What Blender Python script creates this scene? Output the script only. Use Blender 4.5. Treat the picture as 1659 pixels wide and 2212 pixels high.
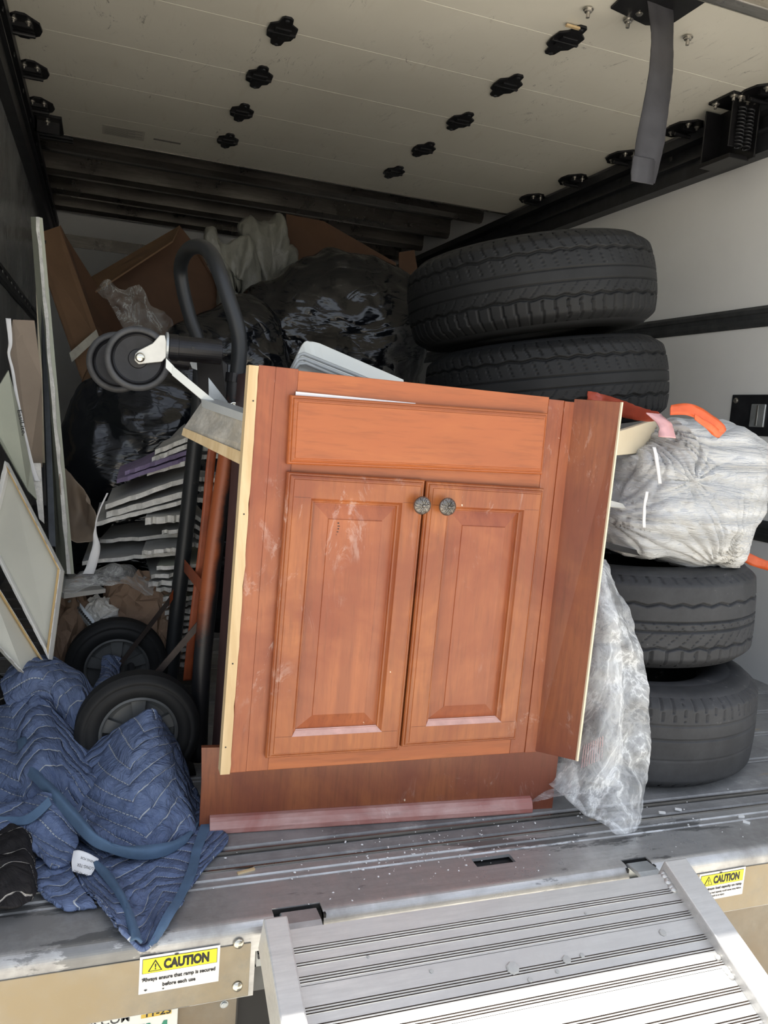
import bpy, bmesh, math, random
import numpy as np
from mathutils import Vector, Matrix, noise
for o in list(bpy.data.objects): bpy.data.objects.remove(o)
SC = bpy.context.scene
COL = SC.collection
R = math.radians

# ---------------------------------------------------------------- camera
axes = [[0.939831, -0.031477, -0.340187], [-0.333285, 0.134402, -0.933197], [0.075096, 0.990427, 0.115825]]                       # world <- camera rotation
cd = bpy.data.cameras.new('camera'); cam = bpy.data.objects.new('camera', cd); COL.objects.link(cam)
m = Matrix(axes).to_4x4(); m.translation = Vector((0, -1.14, .795)); cam.matrix_world = m
cd.sensor_fit = 'HORIZONTAL'; cd.sensor_width = 36; cd.lens = 1715 * 36 / 1659
cd.clip_start = .02; cd.clip_end = 500
SC.camera = cam
# ---------------------------------------------------------------- sky, sun, exposure
w = bpy.data.worlds.new('sky'); SC.world = w; w.use_nodes = True
wn = w.node_tree.nodes; bg = wn['Background']
sky = wn.new('ShaderNodeTexSky'); sky.sky_type = 'NISHITA'; sky.sun_disc = False
sky.sun_elevation = R(66); sky.sun_rotation = R(10); sky.air_density = 1.0; sky.dust_density = 2.5; sky.ozone_density = 1.0
hs = wn.new('ShaderNodeHueSaturation'); hs.inputs['Saturation'].default_value = .38
w.node_tree.links.new(sky.outputs[0], hs.inputs['Color']); w.node_tree.links.new(hs.outputs[0], bg.inputs['Color'])
bg.inputs['Strength'].default_value = .34
sd = bpy.data.lights.new('sun', 'SUN'); sd.energy = 9.0; sd.angle = R(.6); sd.color = (1, .96, .9)
so = bpy.data.objects.new('sun', sd); COL.objects.link(so); so.location = (0, 0, 6)
so.rotation_euler = Vector((-.022, -.077, -1.0)).normalized().to_track_quat('-Z', 'Y').to_euler()
vs = SC.view_settings; vs.view_transform = 'Standard'; vs.look = 'None'; vs.gamma = 1; vs.use_curve_mapping = False
vs.exposure = 0.42

# ---------------------------------------------------------------- materials
MATS = {}
class NT:
    def __init__(s, name):
        s.m = bpy.data.materials.new(name); s.m.use_nodes = True
        s.t = s.m.node_tree; s.n = s.t.nodes; s.b = s.n['Principled BSDF']; s.tc = s.n.new('ShaderNodeTexCoord')
    def l(s, a, b): s.t.links.new(a, b)
    def node(s, typ, **kw):
        n = s.n.new(typ)
        for k, v in kw.items():
            if hasattr(n, k): setattr(n, k, v)
        return n
    def map(s, scale=(1, 1, 1), src='Object', rot=(0, 0, 0)):
        n = s.n.new('ShaderNodeMapping'); n.inputs['Scale'].default_value = scale; n.inputs['Rotation'].default_value = rot
        s.l(s.tc.outputs[src], n.inputs['Vector']); return n.outputs[0]
    def noise(s, scale, vec=None, detail=5, rough=.6, dist=0, typ=None):
        n = s.n.new('ShaderNodeTexNoise'); n.inputs['Scale'].default_value = scale; n.inputs['Detail'].default_value = detail
        n.inputs['Roughness'].default_value = rough; n.inputs['Distortion'].default_value = dist
        if typ:
            n.noise_type = typ
        s.l(vec if vec else s.tc.outputs['Object'], n.inputs['Vector']); return n.outputs[0]
    def ramp(s, fac, stops):
        n = s.n.new('ShaderNodeValToRGB'); cr = n.color_ramp
        while len(cr.elements) < len(stops): cr.elements.new(.5)
        for e, (p, c) in zip(cr.elements, stops):
            e.position = p; e.color = (c, c, c, 1) if isinstance(c, (int, float)) else (*c, 1)
        s.l(fac, n.inputs[0]); return n.outputs[0]
    def mix(s, fac, a, b):
        n = s.n.new('ShaderNodeMix'); n.data_type = 'RGBA'
        for i, v in ((0, fac), (6, a), (7, b)):
            if hasattr(v, 'links'): s.l(v, n.inputs[i])
            elif i == 0: n.inputs[0].default_value = v
            else: n.inputs[i].default_value = (*v, 1)
        return n.outputs[2]
    def math(s, op, a, b=None, c=None):
        n = s.n.new('ShaderNodeMath'); n.operation = op
        for i, v in enumerate((a, b, c)):
            if v is None: continue
            if hasattr(v, 'links'): s.l(v, n.inputs[i])
            else: n.inputs[i].default_value = v
        return n.outputs[0]
    def bump(s, h, strength=.3, dist=.002):
        n = s.n.new('ShaderNodeBump'); n.inputs['Strength'].default_value = strength; n.inputs['Distance'].default_value = dist
        s.l(h, n.inputs['Height']); s.l(n.outputs[0], s.b.inputs['Normal']); return n
    def set(s, **kw):
        for k, v in kw.items():
            i = s.b.inputs[k.replace('_', ' ')]
            if hasattr(v, 'links'): s.l(v, i)
            elif isinstance(v, tuple): i.default_value = (*v, 1)
            else: i.default_value = v
        return s
def simple(name, col, rough=.6, metal=0, var=.15, scale=12, bump=.15, bd=.001, **kw):
    t = NT(name); n = t.noise(scale, detail=6)
    d = tuple(c * (1 - var) for c in col); l = tuple(min(1, c * (1 + var)) for c in col)
    t.set(Base_Color=t.mix(t.ramp(n, [(.3, 0), (.7, 1)]), d, l), Roughness=rough, Metallic=metal, **kw)
    if bump: t.bump(t.noise(scale * 6, detail=4), bump, bd)
    MATS[name] = t.m; return t.m
def cabinet_wood(name, c1, c2, c3, rot=False, dusty=True):
    t = NT(name)
    g = t.noise(3, t.map((9, 9, .7) if not rot else (.7, 9, 9)), detail=9, rough=.68, dist=1.2)
    b = t.noise(4.2, detail=5, rough=.6, dist=.6)
    col = t.mix(t.ramp(g, [(.35, 0), (.7, 1)]), c1, c2)
    col = t.mix(t.ramp(b, [(.40, 0), (.60, .9)]), col, c3)
    fine = t.noise(60, t.map((3, 3, .25) if not rot else (.25, 3, 3)), detail=3)
    col = t.mix(t.ramp(fine, [(.5, 0), (.72, .4)]), col, tuple(c * .55 for c in c1))
    if dusty:
        s1 = t.noise(9, t.map((1, 1, .45), rot=(.4, .5, 0)), detail=12, rough=.8, dist=2.5)
        wear = t.math('MULTIPLY', t.ramp(s1, [(.56, 0), (.62, .34)]), t.ramp(t.noise(3.2), [(.50, 0), (.62, 1)]))
        col = t.mix(wear, col, (.72, .62, .56))
        sp = t.noise(70, detail=2); col = t.mix(t.ramp(sp, [(.77, 0), (.79, .7)]), col, (.8, .66, .5))
    t.set(Base_Color=col, Roughness=t.ramp(b, [(.3, .3), (.7, .46)]), Coat_Weight=.15, Coat_Roughness=.3)
    t.bump(t.math('ADD', g, t.math('MULTIPLY', fine, .4)), .08, .001)
    MATS[name] = t.m; return t.m
W1 = cabinet_wood('cherry_wood', (.27, .074, .025), (.38, .115, .037), (.225, .050, .017))
W2 = cabinet_wood('cherry_wood_drawer', (.31, .080, .020), (.42, .125, .031), (.35, .092, .023), rot=True, dusty=False)
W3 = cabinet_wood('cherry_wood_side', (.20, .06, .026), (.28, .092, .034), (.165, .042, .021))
W4 = cabinet_wood('cherry_wood_door', (.28, .080, .023), (.41, .135, .037), (.22, .052, .017))
W5 = cabinet_wood('dusty_toe_strip', (.42, .22, .19), (.55, .36, .33), (.34, .12, .10), rot=True)
SHADEWOOD = simple('shaded_cabinet_side', (.06, .03, .03), .55, 0, .4, 8)  # shade on the cabinet's left side is put into this dark colour
def raw_wood():
    t = NT('raw_pine'); g = t.noise(4, t.map((6, 6, .6)), detail=8, dist=2)
    t.set(Base_Color=t.mix(t.ramp(g, [(.35, 0), (.7, 1)]), (.50, .36, .19), (.64, .50, .30)), Roughness=.7); t.bump(g, .2, .001)
    return t.m
RAW = raw_wood()
def alu(name, c1, c2, rough=(.35, .6), metal=.85, stretch=(1, 14, 14), dirt=None, bump=.06):
    t = NT(name); g = t.noise(10, t.map(stretch), detail=8, rough=.7); b = t.noise(2.6, detail=7, rough=.7)
    col = t.mix(t.ramp(g, [(.3, 0), (.7, 1)]), c1, c2)
    met = metal
    if dirt:
        dm = t.ramp(b, [(.42, 0), (.62, 1)]); col = t.mix(dm, col, dirt)
        met = t.math('MULTIPLY', t.math('SUBTRACT', 1, t.math('MULTIPLY', dm, .6)), metal)
    sc = t.noise(22, t.map((1, 1, 1), rot=(0, 0, .6)), detail=12, rough=.85, dist=3)
    col = t.mix(t.ramp(sc, [(.62, 0), (.78, .5)]), col, (.75, .75, .74))
    t.set(Base_Color=col, Roughness=t.ramp(b, [(.3, rough[0]), (.7, rough[1])]), Metallic=met)
    t.bump(g, bump, .001); return t.m
DECK0 = alu('worn_deck_metal', (.22, .22, .22), (.34, .34, .34), (.4, .62), .55, (1, 10, 10), (.16, .155, .15))
def plank_mat():
    t = NT('dusty_deck'); b = t.noise(3, detail=9, rough=.72); g = t.noise(9, t.map((.8, 12, 12)), detail=6)
    col = t.mix(t.ramp(b, [(.4, 0), (.62, 1)]), (.17, .172, .172), (.33, .33, .325))
    dust = t.math('MULTIPLY', t.ramp(t.noise(14, detail=12, rough=.8), [(.52, 0), (.68, .8)]), t.ramp(t.noise(2.3), [(.45, 0), (.6, 1)]))
    col = t.mix(dust, col, (.62, .62, .6))
    col = t.mix(t.math('MULTIPLY', t.ramp(t.noise(6, t.map((.6, 3, 3)), detail=3), [(.66, 0), (.72, .7)]), .5), col, (.42, .27, .08))
    col = t.mix(t.ramp(g, [(.55, 0), (.8, .35)]), col, (.5, .5, .5))
    t.set(Base_Color=col, Roughness=.42, Metallic=.15); t.bump(g, .15, .001); return t.m
PLANK = plank_mat()
def sill_mat(m):
    n = m.node_tree.nodes; b = n['Principled BSDF']; l = m.node_tree.links; old = b.inputs['Base Color'].links[0].from_socket
    tc = n.new('ShaderNodeTexCoord'); mp = n.new('ShaderNodeMapping'); mp.inputs['Scale'].default_value = (1.2, 5, 3); l.new(tc.outputs['Object'], mp.inputs[0])
    ns = n.new('ShaderNodeTexNoise'); ns.inputs['Scale'].default_value = 2.6; ns.inputs['Detail'].default_value = 12; ns.inputs['Roughness'].default_value = .7; l.new(mp.outputs[0], ns.inputs[0])
    cr = n.new('ShaderNodeValToRGB'); cr.color_ramp.elements[0].position = .56; cr.color_ramp.elements[1].position = .58; cr.color_ramp.elements[1].color = (.7, .7, .7, 1); l.new(ns.outputs[0], cr.inputs[0])
    mx = n.new('ShaderNodeMix'); mx.data_type = 'RGBA'; l.new(cr.outputs[0], mx.inputs[0]); l.new(old, mx.inputs[6]); mx.inputs[7].default_value = (.10, .102, .10, 1); l.new(mx.outputs[2], b.inputs['Base Color'])
    return m
SILL = alu('sill_metal', (.44, .445, .44), (.56, .565, .56), (.22, .45), .6, (1, 12, 12), (.24, .235, .225))
sill_mat(SILL)
GRIME = simple('brown_groove_grime', (.16, .125, .10), .8, 0, .3, 30, .1)
RAMP = alu('ramp_aluminium', (.50, .50, .49), (.66, .66, .64), (.35, .5), .6, (1.2, 14, 14), (.5, .49, .47))
BUMP = alu('bumper_aluminium', (.20, .19, .165), (.29, .265, .21), (.26, .45), .85, (2, 2, 2), (.27, .215, .13))
GALV = simple('galvanised', (.42, .45, .46), .4, .6, .2, 20)
ALUBAR = alu('roof_bow_metal', (.20, .19, .175), (.32, .30, .27), (.2, .42), .95, (1, 9, 9))
DARKMET = simple('dark_steel', (.035, .037, .042), .42, .5, .3, 18)
BLACKMET = simple('black_steel', (.012, .012, .014), .38, .35, .4, 25)
def tubemat():
    t = NT('scuffed_black_paint'); n = t.noise(16, detail=10, rough=.8)
    wr = t.math('MULTIPLY', t.ramp(n, [(.6, 0), (.66, 1)]), t.ramp(t.noise(5), [(.5, 0), (.6, 1)]))
    t.set(Base_Color=t.mix(wr, (.018, .02, .022), (.2, .17, .16)), Roughness=.45, Metallic=.2); return t.m
TUBE = tubemat()
_a, _b = Vector((0.266, 0.56, 0.796)), Vector((0.226, 0.56, 0.221)); RK = (_a.x - _b.x) / (_a.z - _b.z); RX = _a.x - RK * _a.z - .13
def railmat():   # black over-spray on an orange rail
    t = NT('orange_black_rail'); z = t.n.new('ShaderNodeSeparateXYZ'); t.l(t.tc.outputs['Object'], z.inputs[0])
    n = t.noise(9, detail=8, rough=.75)
    h = t.math('ADD', z.outputs[2], t.math('MULTIPLY', n, .22))
    side = t.math('SUBTRACT', t.math('SUBTRACT', z.outputs[0], t.math('MULTIPLY', z.outputs[2], RK)), RX)
    side = t.math('ADD', side, t.math('MULTIPLY', t.math('SUBTRACT', n, .5), .03))
    msk = t.math('MULTIPLY', t.math('MULTIPLY', t.ramp(h, [(.40, 0), (.52, 1)]), t.ramp(h, [(.86, 1), (.93, 0)])), t.ramp(t.math('ADD', t.math('MULTIPLY', side, 20), .5), [(.35, 1), (.62, 0)]))
    col = t.mix(msk, (.012, .012, .014), (.30, .075, .022))
    col = t.mix(t.ramp(t.noise(40, detail=4), [(.68, 0), (.72, 1)]), col, (.03, .02, .02))
    t.set(Base_Color=col, Roughness=.45); return t.m
ORAIL = railmat()
ORANGE = simple('orange_paint', (.30, .065, .02), .5, 0, .35, 14)
BROWNMET = simple('rusty_dark_bar', (.05, .038, .033), .55, .3, .4, 14)
PANELW = None
def door_panel_mat():
    t = NT('scuffed_cream_panel'); b = t.noise(1.3, detail=6)
    col = t.mix(t.ramp(b, [(.3, 0), (.7, 1)]), (.66, .635, .55), (.76, .735, .65))
    s = t.noise(7, t.map((1.6, .5, 1), rot=(0, 0, .7)), detail=14, rough=.9, dist=3.2)
    mk = t.math('MULTIPLY', t.ramp(s, [(.575, 0), (.60, 1)]), t.ramp(t.noise(2.7), [(.47, 0), (.56, 1)]))
    col = t.mix(mk, col, (.10, .095, .08))
    st = t.ramp(t.noise(24, t.map((1, .15, 1)), detail=5), [(.6, 0), (.8, .22)]); col = t.mix(st, col, (.40, .31, .18))
    t.set(Base_Color=col, Roughness=.5); t.bump(t.noise(260, detail=2), .1, .0006); return t.m
DOORP = door_panel_mat()
def wallmat():
    t = NT('white_wall_paint'); b = t.noise(1.5, detail=6)
    col = t.mix(t.ramp(b, [(.3, 0), (.7, 1)]), (.72, .73, .735), (.80, .81, .81))
    s = t.noise(8, t.map((1, .5, 1), rot=(.5, 0, 0)), detail=14, rough=.9, dist=3)
    mk = t.math('MULTIPLY', t.ramp(s, [(.67, 0), (.72, 1)]), t.ramp(t.noise(3), [(.55, 0), (.62, 1)]))
    t.set(Base_Color=t.mix(mk, col, (.16, .14, .12)), Roughness=.5); return t.m
WALL = wallmat()
LWALL = simple('glossy_grey_liner', (.30, .31, .31), .20, 0, .35, 2.5, .3, .006)
def rubber(name, c, dust, amount):
    t = NT(name); n = t.noise(9, detail=10, rough=.75)
    col = t.mix(t.ramp(n, [(.35, 0), (.75, 1)]), c, tuple(x * 1.9 for x in c))
    dm = t.math('MULTIPLY', t.ramp(t.noise(45, detail=8, rough=.8), [(.6, 0), (.7, 1)]), t.ramp(t.noise(4.5), [(.62 - amount, 0), (.72 - amount, 1)]))
    t.set(Base_Color=t.mix(dm, col, dust), Roughness=.6, Specular_IOR_Level=.28); t.bump(t.noise(120, detail=3), .15, .0006); return t.m
RUB = rubber('tyre_rubber', (.009, .0095, .010), (.30, .29, .28), .04)
RUBD = rubber('dusty_tyre_rubber', (.028, .029, .031), (.36, .35, .33), .1)
def plastic_black(name, c=(.004, .005, .007)):
    t = NT(name); v = t.noise(2.0, t.map((1, 1, 2.4), rot=(.3, .5, .3)), detail=3, rough=.5, dist=1.8)
    r = t.math('POWER', t.math('ABSOLUTE', t.math('SUBTRACT', v, .5)), .6)
    n2 = t.math('ABSOLUTE', t.math('SUBTRACT', t.noise(6, t.map((1, 1, 1.8), rot=(.6, .2, 0)), detail=3, dist=1.5), .5))
    t.set(Base_Color=c, Roughness=.17, Specular_IOR_Level=.5); t.bump(t.math('ADD', r, t.math('MULTIPLY', n2, .35)), .3, .035); return t.m
BAGB = plastic_black('black_bag_plastic')
def plastic_white():
    t = NT('white_bag_plastic'); v = t.noise(6, t.map((.6, 1, 5), rot=(0, .55, .2)), detail=9, rough=.6, dist=.8)
    r = t.math('ABSOLUTE', t.math('SUBTRACT', v, .5)); n2 = t.noise(40, t.map((.4, 1, 3), rot=(0, .3, 0)), detail=4)
    tint = t.ramp(t.noise(3.2, detail=4), [(.35, 0), (.65, 1)])
    t.set(Base_Color=t.mix(tint, (.66, .68, .70), (.84, .84, .80)), Roughness=.34, Subsurface_Weight=.15, Subsurface_Radius=(.02, .02, .02), Subsurface_Scale=.5) if False else \
        t.set(Base_Color=t.mix(tint, (.54, .56, .58), (.70, .70, .675)), Roughness=.3)
    t.bump(t.math('ADD', r, t.math('MULTIPLY', n2, .2)), 1.0, .03); return t.m
BAGW = plastic_white()
def clear_plastic(name, lo, hi, tint=(.82, .84, .84), sc=9):
    t = NT(name); v = t.noise(sc, t.map((1.5, 1.2, .7), rot=(.2, .5, .1)), detail=9, rough=.66, dist=1.6)
    r = t.math('ABSOLUTE', t.math('SUBTRACT', v, .5))
    v2 = t.math('ABSOLUTE', t.math('SUBTRACT', t.noise(sc * 3.3, detail=6, dist=1), .5))
    rr = t.math('MINIMUM', r, t.math('ADD', v2, .03))
    a = t.ramp(rr, [(0, hi), (.018, (lo * 1.5 + hi) / 2.5), (.09, lo)])
    t.set(Base_Color=tint, Roughness=.25, Alpha=a, Specular_IOR_Level=.8); t.bump(t.math('ADD', r, v2), .5, .012); return t.m
CLEAR = clear_plastic('clear_film', .25, .76, sc=4)
CLEARD = clear_plastic('thin_clear_film', .10, .6, (.5, .5, .48), 5)
FROST = simple('frosted_bag', (.16, .16, .14), .45, 0, .35, 5, .5, .01)
CARD = simple('cardboard', (.13, .072, .036), .8, 0, .15, 7, .1)
CARD2 = simple('shaded_cardboard', (.075, .036, .018), .8, 0, .15, 7, .1)  # cardboard with the dimness of the load's back put into its colour
KRAFT = simple('kraft_paper', (.25, .165, .11), .8, 0, .2, 6, .6, .006)
GYPS = simple('drywall_face', (.40, .40, .38), .85, 0, .2, 9, .15)
GYPSG = simple('greenish_drywall_face', (.40, .42, .34), .85, 0, .12, 5, .1)
GYPC = simple('drywall_broken_core', (.72, .71, .67), .9, 0, .2, 40, .8, .004)
PURP = simple('purple_drywall_paper', (.20, .16, .27), .85, 0, .2, 9, .1)
BROWNP = simple('brown_backing_paper', (.27, .215, .165), .85, 0, .18, 4, .15)
CANVAS = simple('canvas_back', (.56, .56, .49), .85, 0, .06, 5, .25, .0008)
CANVASE = simple('canvas_edge', (.72, .72, .69), .8, 0, .06, 9, .1)
STRETCH = simple('stretcher_bar_wood', (.60, .42, .19), .65, 0, .18, 6, .1)
WHITEP = simple('white_metal_tray', (.76, .79, .76), .35, 0, .04, 5, .02)
GREYP = simple('light_grey_plastic', (.42, .44, .44), .4, .1, .1, 8)
WPAPER = simple('white_paper', (.8, .8, .8), .7, 0, .05, 6, .1)
HUB = simple('grey_plastic_hub', (.09, .095, .095), .45, 0, .2, 15)
CAST = simple('grey_caster_rubber', (.045, .046, .048), .6, 0, .4, 30)
STRAP = simple('grey_webbing', (.045, .045, .052), .6, 0, .25, 7, .5, .002)
OSTR = simple('orange_plastic_ribbon', (.72, .12, .03), .35, 0, .2, 10, .3, .003)
RSTR = simple('red_plastic_ribbon', (.5, .09, .05), .35, 0, .3, 10, .3, .003)
PINK = simple('pinkish_drawstring_hem', (.75, .42, .42), .4, 0, .1, 10)
CREAM = simple('cream_board', (.66, .58, .42), .5, 0, .04, 5, .05)
STEEL = simple('steel_bolt', (.5, .48, .44), .32, .9, .15, 30)
CHROME = simple('polished_bolt', (.6, .57, .48), .2, 1, .15, 30)
PEWTER = simple('antique_pewter', (.20, .185, .165), .35, .85, .4, 60)
INK = simple('black_ink', (.012, .012, .012), .6, 0, 0, 5, 0)
YEL = simple('yellow_print', (.78, .70, .02), .45, 0, .05, 12, 0)
STICK = simple('sticker_white', (.72, .70, .67), .45, 0, .06, 18, .05)
GREEN = simple('green_letter', (.02, .2, .12), .5, 0, .1, 12, 0)
PLATEM = simple('licence_plate_white', (.62, .64, .6), .4, 0, .05, 10, 0)
GOLD = simple('registration_sticker', (.55, .38, .05), .45, 0, .1, 10, 0)
FADED = simple('faded_sticker', (.50, .48, .42), .6, 0, .05, 14, 0)
GREYINK = simple('grey_ink', (.2, .19, .17), .6, 0, .1, 14, 0)
DUSTM = simple('plaster_crumb', (.75, .75, .73), .9, 0, .1, 20)
TAPE = simple('packing_tape', (.42, .40, .34), .25, .1, .25, 12, .5, .003)
MUDWOOD = None
def dusty_plank():
    t = NT('tape_covered_board'); n = t.noise(14, detail=12, rough=.8)
    g = t.noise(5, t.map((.8, 5, 5)), detail=6)
    z = t.n.new('ShaderNodeSeparateXYZ'); t.l(t.tc.outputs['Object'], z.inputs[0])
    col = t.mix(t.ramp(n, [(.45, 0), (.62, .9)]), (.30, .29, .26), (.62, .60, .54))
    col = t.mix(t.ramp(g, [(.3, 0), (.9, .4)]), col, (.55, .42, .24))
    t.set(Base_Color=col, Roughness=.3); t.bump(n, .5, .004); return t.m
TBOARD = dusty_plank()
def quilt(name, base, base2, thread, sp=.034):
    t = NT(name)
    uv = t.n.new('ShaderNodeSeparateXYZ'); t.l(t.tc.outputs['UV'], uv.inputs[0])
    u, v = uv.outputs[0], uv.outputs[1]
    wob = t.math('MULTIPLY', t.noise(18, t.tc.outputs['UV'], detail=2), .012)
    tri = t.math('PINGPONG', t.math('ADD', u, wob), .10)
    h = t.math('ADD', v, t.math('ADD', t.math('MULTIPLY', tri, .9), wob))
    d = t.math('PINGPONG', h, sp / 2)                       # distance to a stitch line
    line = t.math('LESS_THAN', d, .0011)
    dash = t.math('LESS_THAN', t.math('FRACT', t.math('MULTIPLY', t.math('ADD', u, v), 95)), .72)
    ln = t.math('MULTIPLY', line, dash)
    n = t.noise(55, t.tc.outputs['UV'], detail=8, rough=.8)
    big = t.noise(6, t.tc.outputs['UV'], detail=4)
    col = t.mix(t.ramp(n, [(.35, 0), (.7, 1)]), base, base2)
    col = t.mix(t.ramp(big, [(.4, 0), (.7, .35)]), col, tuple(c * 1.5 for c in base2))
    t.set(Base_Color=t.mix(ln, col, thread), Roughness=.92, Specular_IOR_Level=.15)
    puff = t.math('POWER', t.math('MULTIPLY', d, 2 / sp), .45)
    crk = t.math('ABSOLUTE', t.math('SUBTRACT', t.noise(26, t.tc.outputs['UV'], detail=5, dist=1.2), .5))
    t.bump(t.math('ADD', puff, t.math('MULTIPLY', crk, 2.2)), .9, .010); return t.m
QBLUE = quilt('blue_quilted_cloth', (.092, .128, .235), (.15, .195, .31), (.62, .66, .70))
QBLACK = quilt('black_quilted_cloth', (.012, .011, .012), (.028, .026, .026), (.5, .47, .42), .05)
BIND = simple('blue_binding', (.065, .115, .19), .9, 0, .25, 12, .4, .002)
ASPH = simple('concrete_ground', (.50, .46, .39), .9, 0, .08, .8, .2, .004)
ROOFM = simple('truck_roof_skin', (.10, .10, .10), .6, 0, .05, 3, .05)
DARKGAP = simple('chassis_dark', (.015, .015, .015), .8, 0, .2, 8)

# ---------------------------------------------------------------- builders
def world_loc(o):
    v = Vector((0, 0, 0))
    while o: v += o.location; o = o.parent
    return v
def link(name, me, mat, parent=None, smooth=False, bevel=0, seg=2, solid=0, uvs=None):
    if mat: me.materials.append(mat)
    o = bpy.data.objects.new(name, me); COL.objects.link(o)
    if parent is not None:
        me.transform(Matrix.Translation(-world_loc(parent))); o.parent = parent
    if smooth:
        me.polygons.foreach_set('use_smooth', [True] * len(me.polygons))
    if solid:
        s = o.modifiers.new('thickness', 'SOLIDIFY'); s.thickness = solid; s.offset = 0
    if bevel:
        b = o.modifiers.new('bevel', 'BEVEL'); b.width = bevel; b.segments = seg; b.limit_method = 'ANGLE'; b.angle_limit = R(35)
    return o
def V(*a): return Vector(a)
class MB:
    def __init__(s): s.v = []; s.f = []; s.uv = {}
    def add(s, vs, fs):
        o = len(s.v); s.v += [tuple(x) for x in vs]; s.f += [tuple(i + o for i in f) for f in fs]; return s
    def box(s, lo, hi, M=None):
        x0, y0, z0 = lo; x1, y1, z1 = hi
        vs = [(x0, y0, z0), (x1, y0, z0), (x1, y1, z0), (x0, y1, z0), (x0, y0, z1), (x1, y0, z1), (x1, y1, z1), (x0, y1, z1)]
        if M is not None: vs = [M @ Vector(p) for p in vs]
        return s.add(vs, [(3, 2, 1, 0), (4, 5, 6, 7), (0, 1, 5, 4), (1, 2, 6, 5), (2, 3, 7, 6), (3, 0, 4, 7)])
    def prism(s, a, b):            # two matching rings of points
        n = len(a)
        return s.add(list(a) + list(b), [tuple(range(n - 1, -1, -1)), tuple(range(n, 2 * n))] + [(i, (i + 1) % n, n + (i + 1) % n, n + i) for i in range(n)])
    def slab(s, pts, t):           # polygon with thickness t behind it
        p = [Vector(q) for q in pts]; nrm = (p[1] - p[0]).cross(p[2] - p[0]).normalized()
        if nrm.y < 0: nrm = -nrm
        return s.prism(p, [q + nrm * t for q in p])
    def extrude_x(s, prof, x0, x1):
        return s.prism([(x0, y, z) for y, z in prof], [(x1, y, z) for y, z in prof])
    def tube(s, path, r, n=14, cap=True):
        P = [Vector(p) for p in path]; rr = r if isinstance(r, (list, tuple)) else [r] * len(P)
        up = None; rings = []
        for i, p in enumerate(P):
            d = (P[min(i + 1, len(P) - 1)] - P[max(i - 1, 0)]).normalized()
            if up is None: up = d.orthogonal().normalized()
            a = (up - d * up.dot(d)).normalized(); b = d.cross(a); up = a
            rings.append([p + (a * math.cos(t) + b * math.sin(t)) * rr[i] for t in [k * 2 * math.pi / n for k in range(n)]])
        vs = [q for r_ in rings for q in r_]
        fs = [(i * n + k, i * n + (k + 1) % n, (i + 1) * n + (k + 1) % n, (i + 1) * n + k) for i in range(len(P) - 1) for k in range(n)]
        if cap: fs += [tuple(range(n - 1, -1, -1)), tuple(range((len(P) - 1) * n, len(P) * n))]
        return s.add(vs, fs)
    def lathe(s, prof, M, n=48, closed=False):     # prof: (radius, height) about local z
        vs = [M @ Vector((r * math.cos(a), r * math.sin(a), h)) for r, h in prof for a in [k * 2 * math.pi / n for k in range(n)]]
        m = len(prof); fs = []
        for i in range(m if closed else m - 1):
            j = (i + 1) % m
            fs += [(i * n + k, i * n + (k + 1) % n, j * n + (k + 1) % n, j * n + k) for k in range(n)]
        if not closed:
            fs += [tuple(range(n - 1, -1, -1)), tuple(range((m - 1) * n, m * n))]
        return s.add(vs, fs)
    def build(s, name, mat, parent=None, **kw):
        me = bpy.data.meshes.new(name); me.from_pydata(s.v, [], s.f); me.update()
        return link(name, me, mat, parent, **kw)
def frame(loc, z, x=None):         # matrix with local z along z
    z = Vector(z).normalized(); x = Vector(x) if x is not None else z.orthogonal(); x = (x - z * x.dot(z)).normalized(); y = z.cross(x)
    m = Matrix((x, y, z)).transposed().to_4x4(); m.translation = Vector(loc); return m
def smooth_path(P, k=8, closed=False):
    P = [Vector(p) for p in P]; n = len(P); out = []
    for i in range(n if closed else n - 1):
        g = (lambda j: P[j % n]) if closed else (lambda j: P[max(0, min(n - 1, j))])
        a, b, c, d = g(i - 1), g(i), g(i + 1), g(i + 2)
        for t in [q / k for q in range(k)]:
            out.append(.5 * ((2 * b) + (c - a) * t + (2 * a - 5 * b + 4 * c - d) * t * t + (3 * b - a - 3 * c + d) * t ** 3))
    if not closed: out.append(P[-1])
    return out
def tag(o, label=None, cat=None, group=None, kind=None):
    if label: o['label'] = label
    if cat: o['category'] = cat
    if group: o['group'] = group
    if kind: o['kind'] = kind
    return o
def thing(name, label, cat, loc, group=None):
    o = bpy.data.objects.new(name, None); COL.objects.link(o); o.location = loc; o.empty_display_size = .05
    return tag(o, label, cat, group)
def copy_tree(o, parent=None):
    c = o.copy(); COL.objects.link(c); c.parent = parent
    for ch in list(o.children): copy_tree(ch, c)
    return c
def text(name, body, loc, xdir, ydir, h, mat, parent, bold=0, width=None, ext=.0003, align='LEFT'):
    cu = bpy.data.curves.new(name, 'FONT'); cu.body = body; cu.size = 1; cu.offset = bold; cu.resolution_u = 3; cu.align_x = align
    to = bpy.data.objects.new(name, cu); COL.objects.link(to)
    bpy.context.view_layer.update()
    me = bpy.data.meshes.new_from_object(to.evaluated_get(bpy.context.evaluated_depsgraph_get()))
    bpy.data.objects.remove(to)
    xs = [v.co.x for v in me.vertices]; wd = max(xs) - min(xs)
    X = Vector(xdir).normalized(); Y = Vector(ydir); Y = (Y - X * Y.dot(X)).normalized(); Z = X.cross(Y)
    sy = h / .7; sx = width / wd if width else sy
    M = Matrix((X * sx, Y * sy, Z)).transposed().to_4x4(); M.translation = Vector(loc); me.transform(M)
    me.materials.clear()
    return link(name, me, mat, parent)
def fbm(p, s, o=4): return noise.fractal(Vector(p) * s, .9, 2.1, o)
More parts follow.
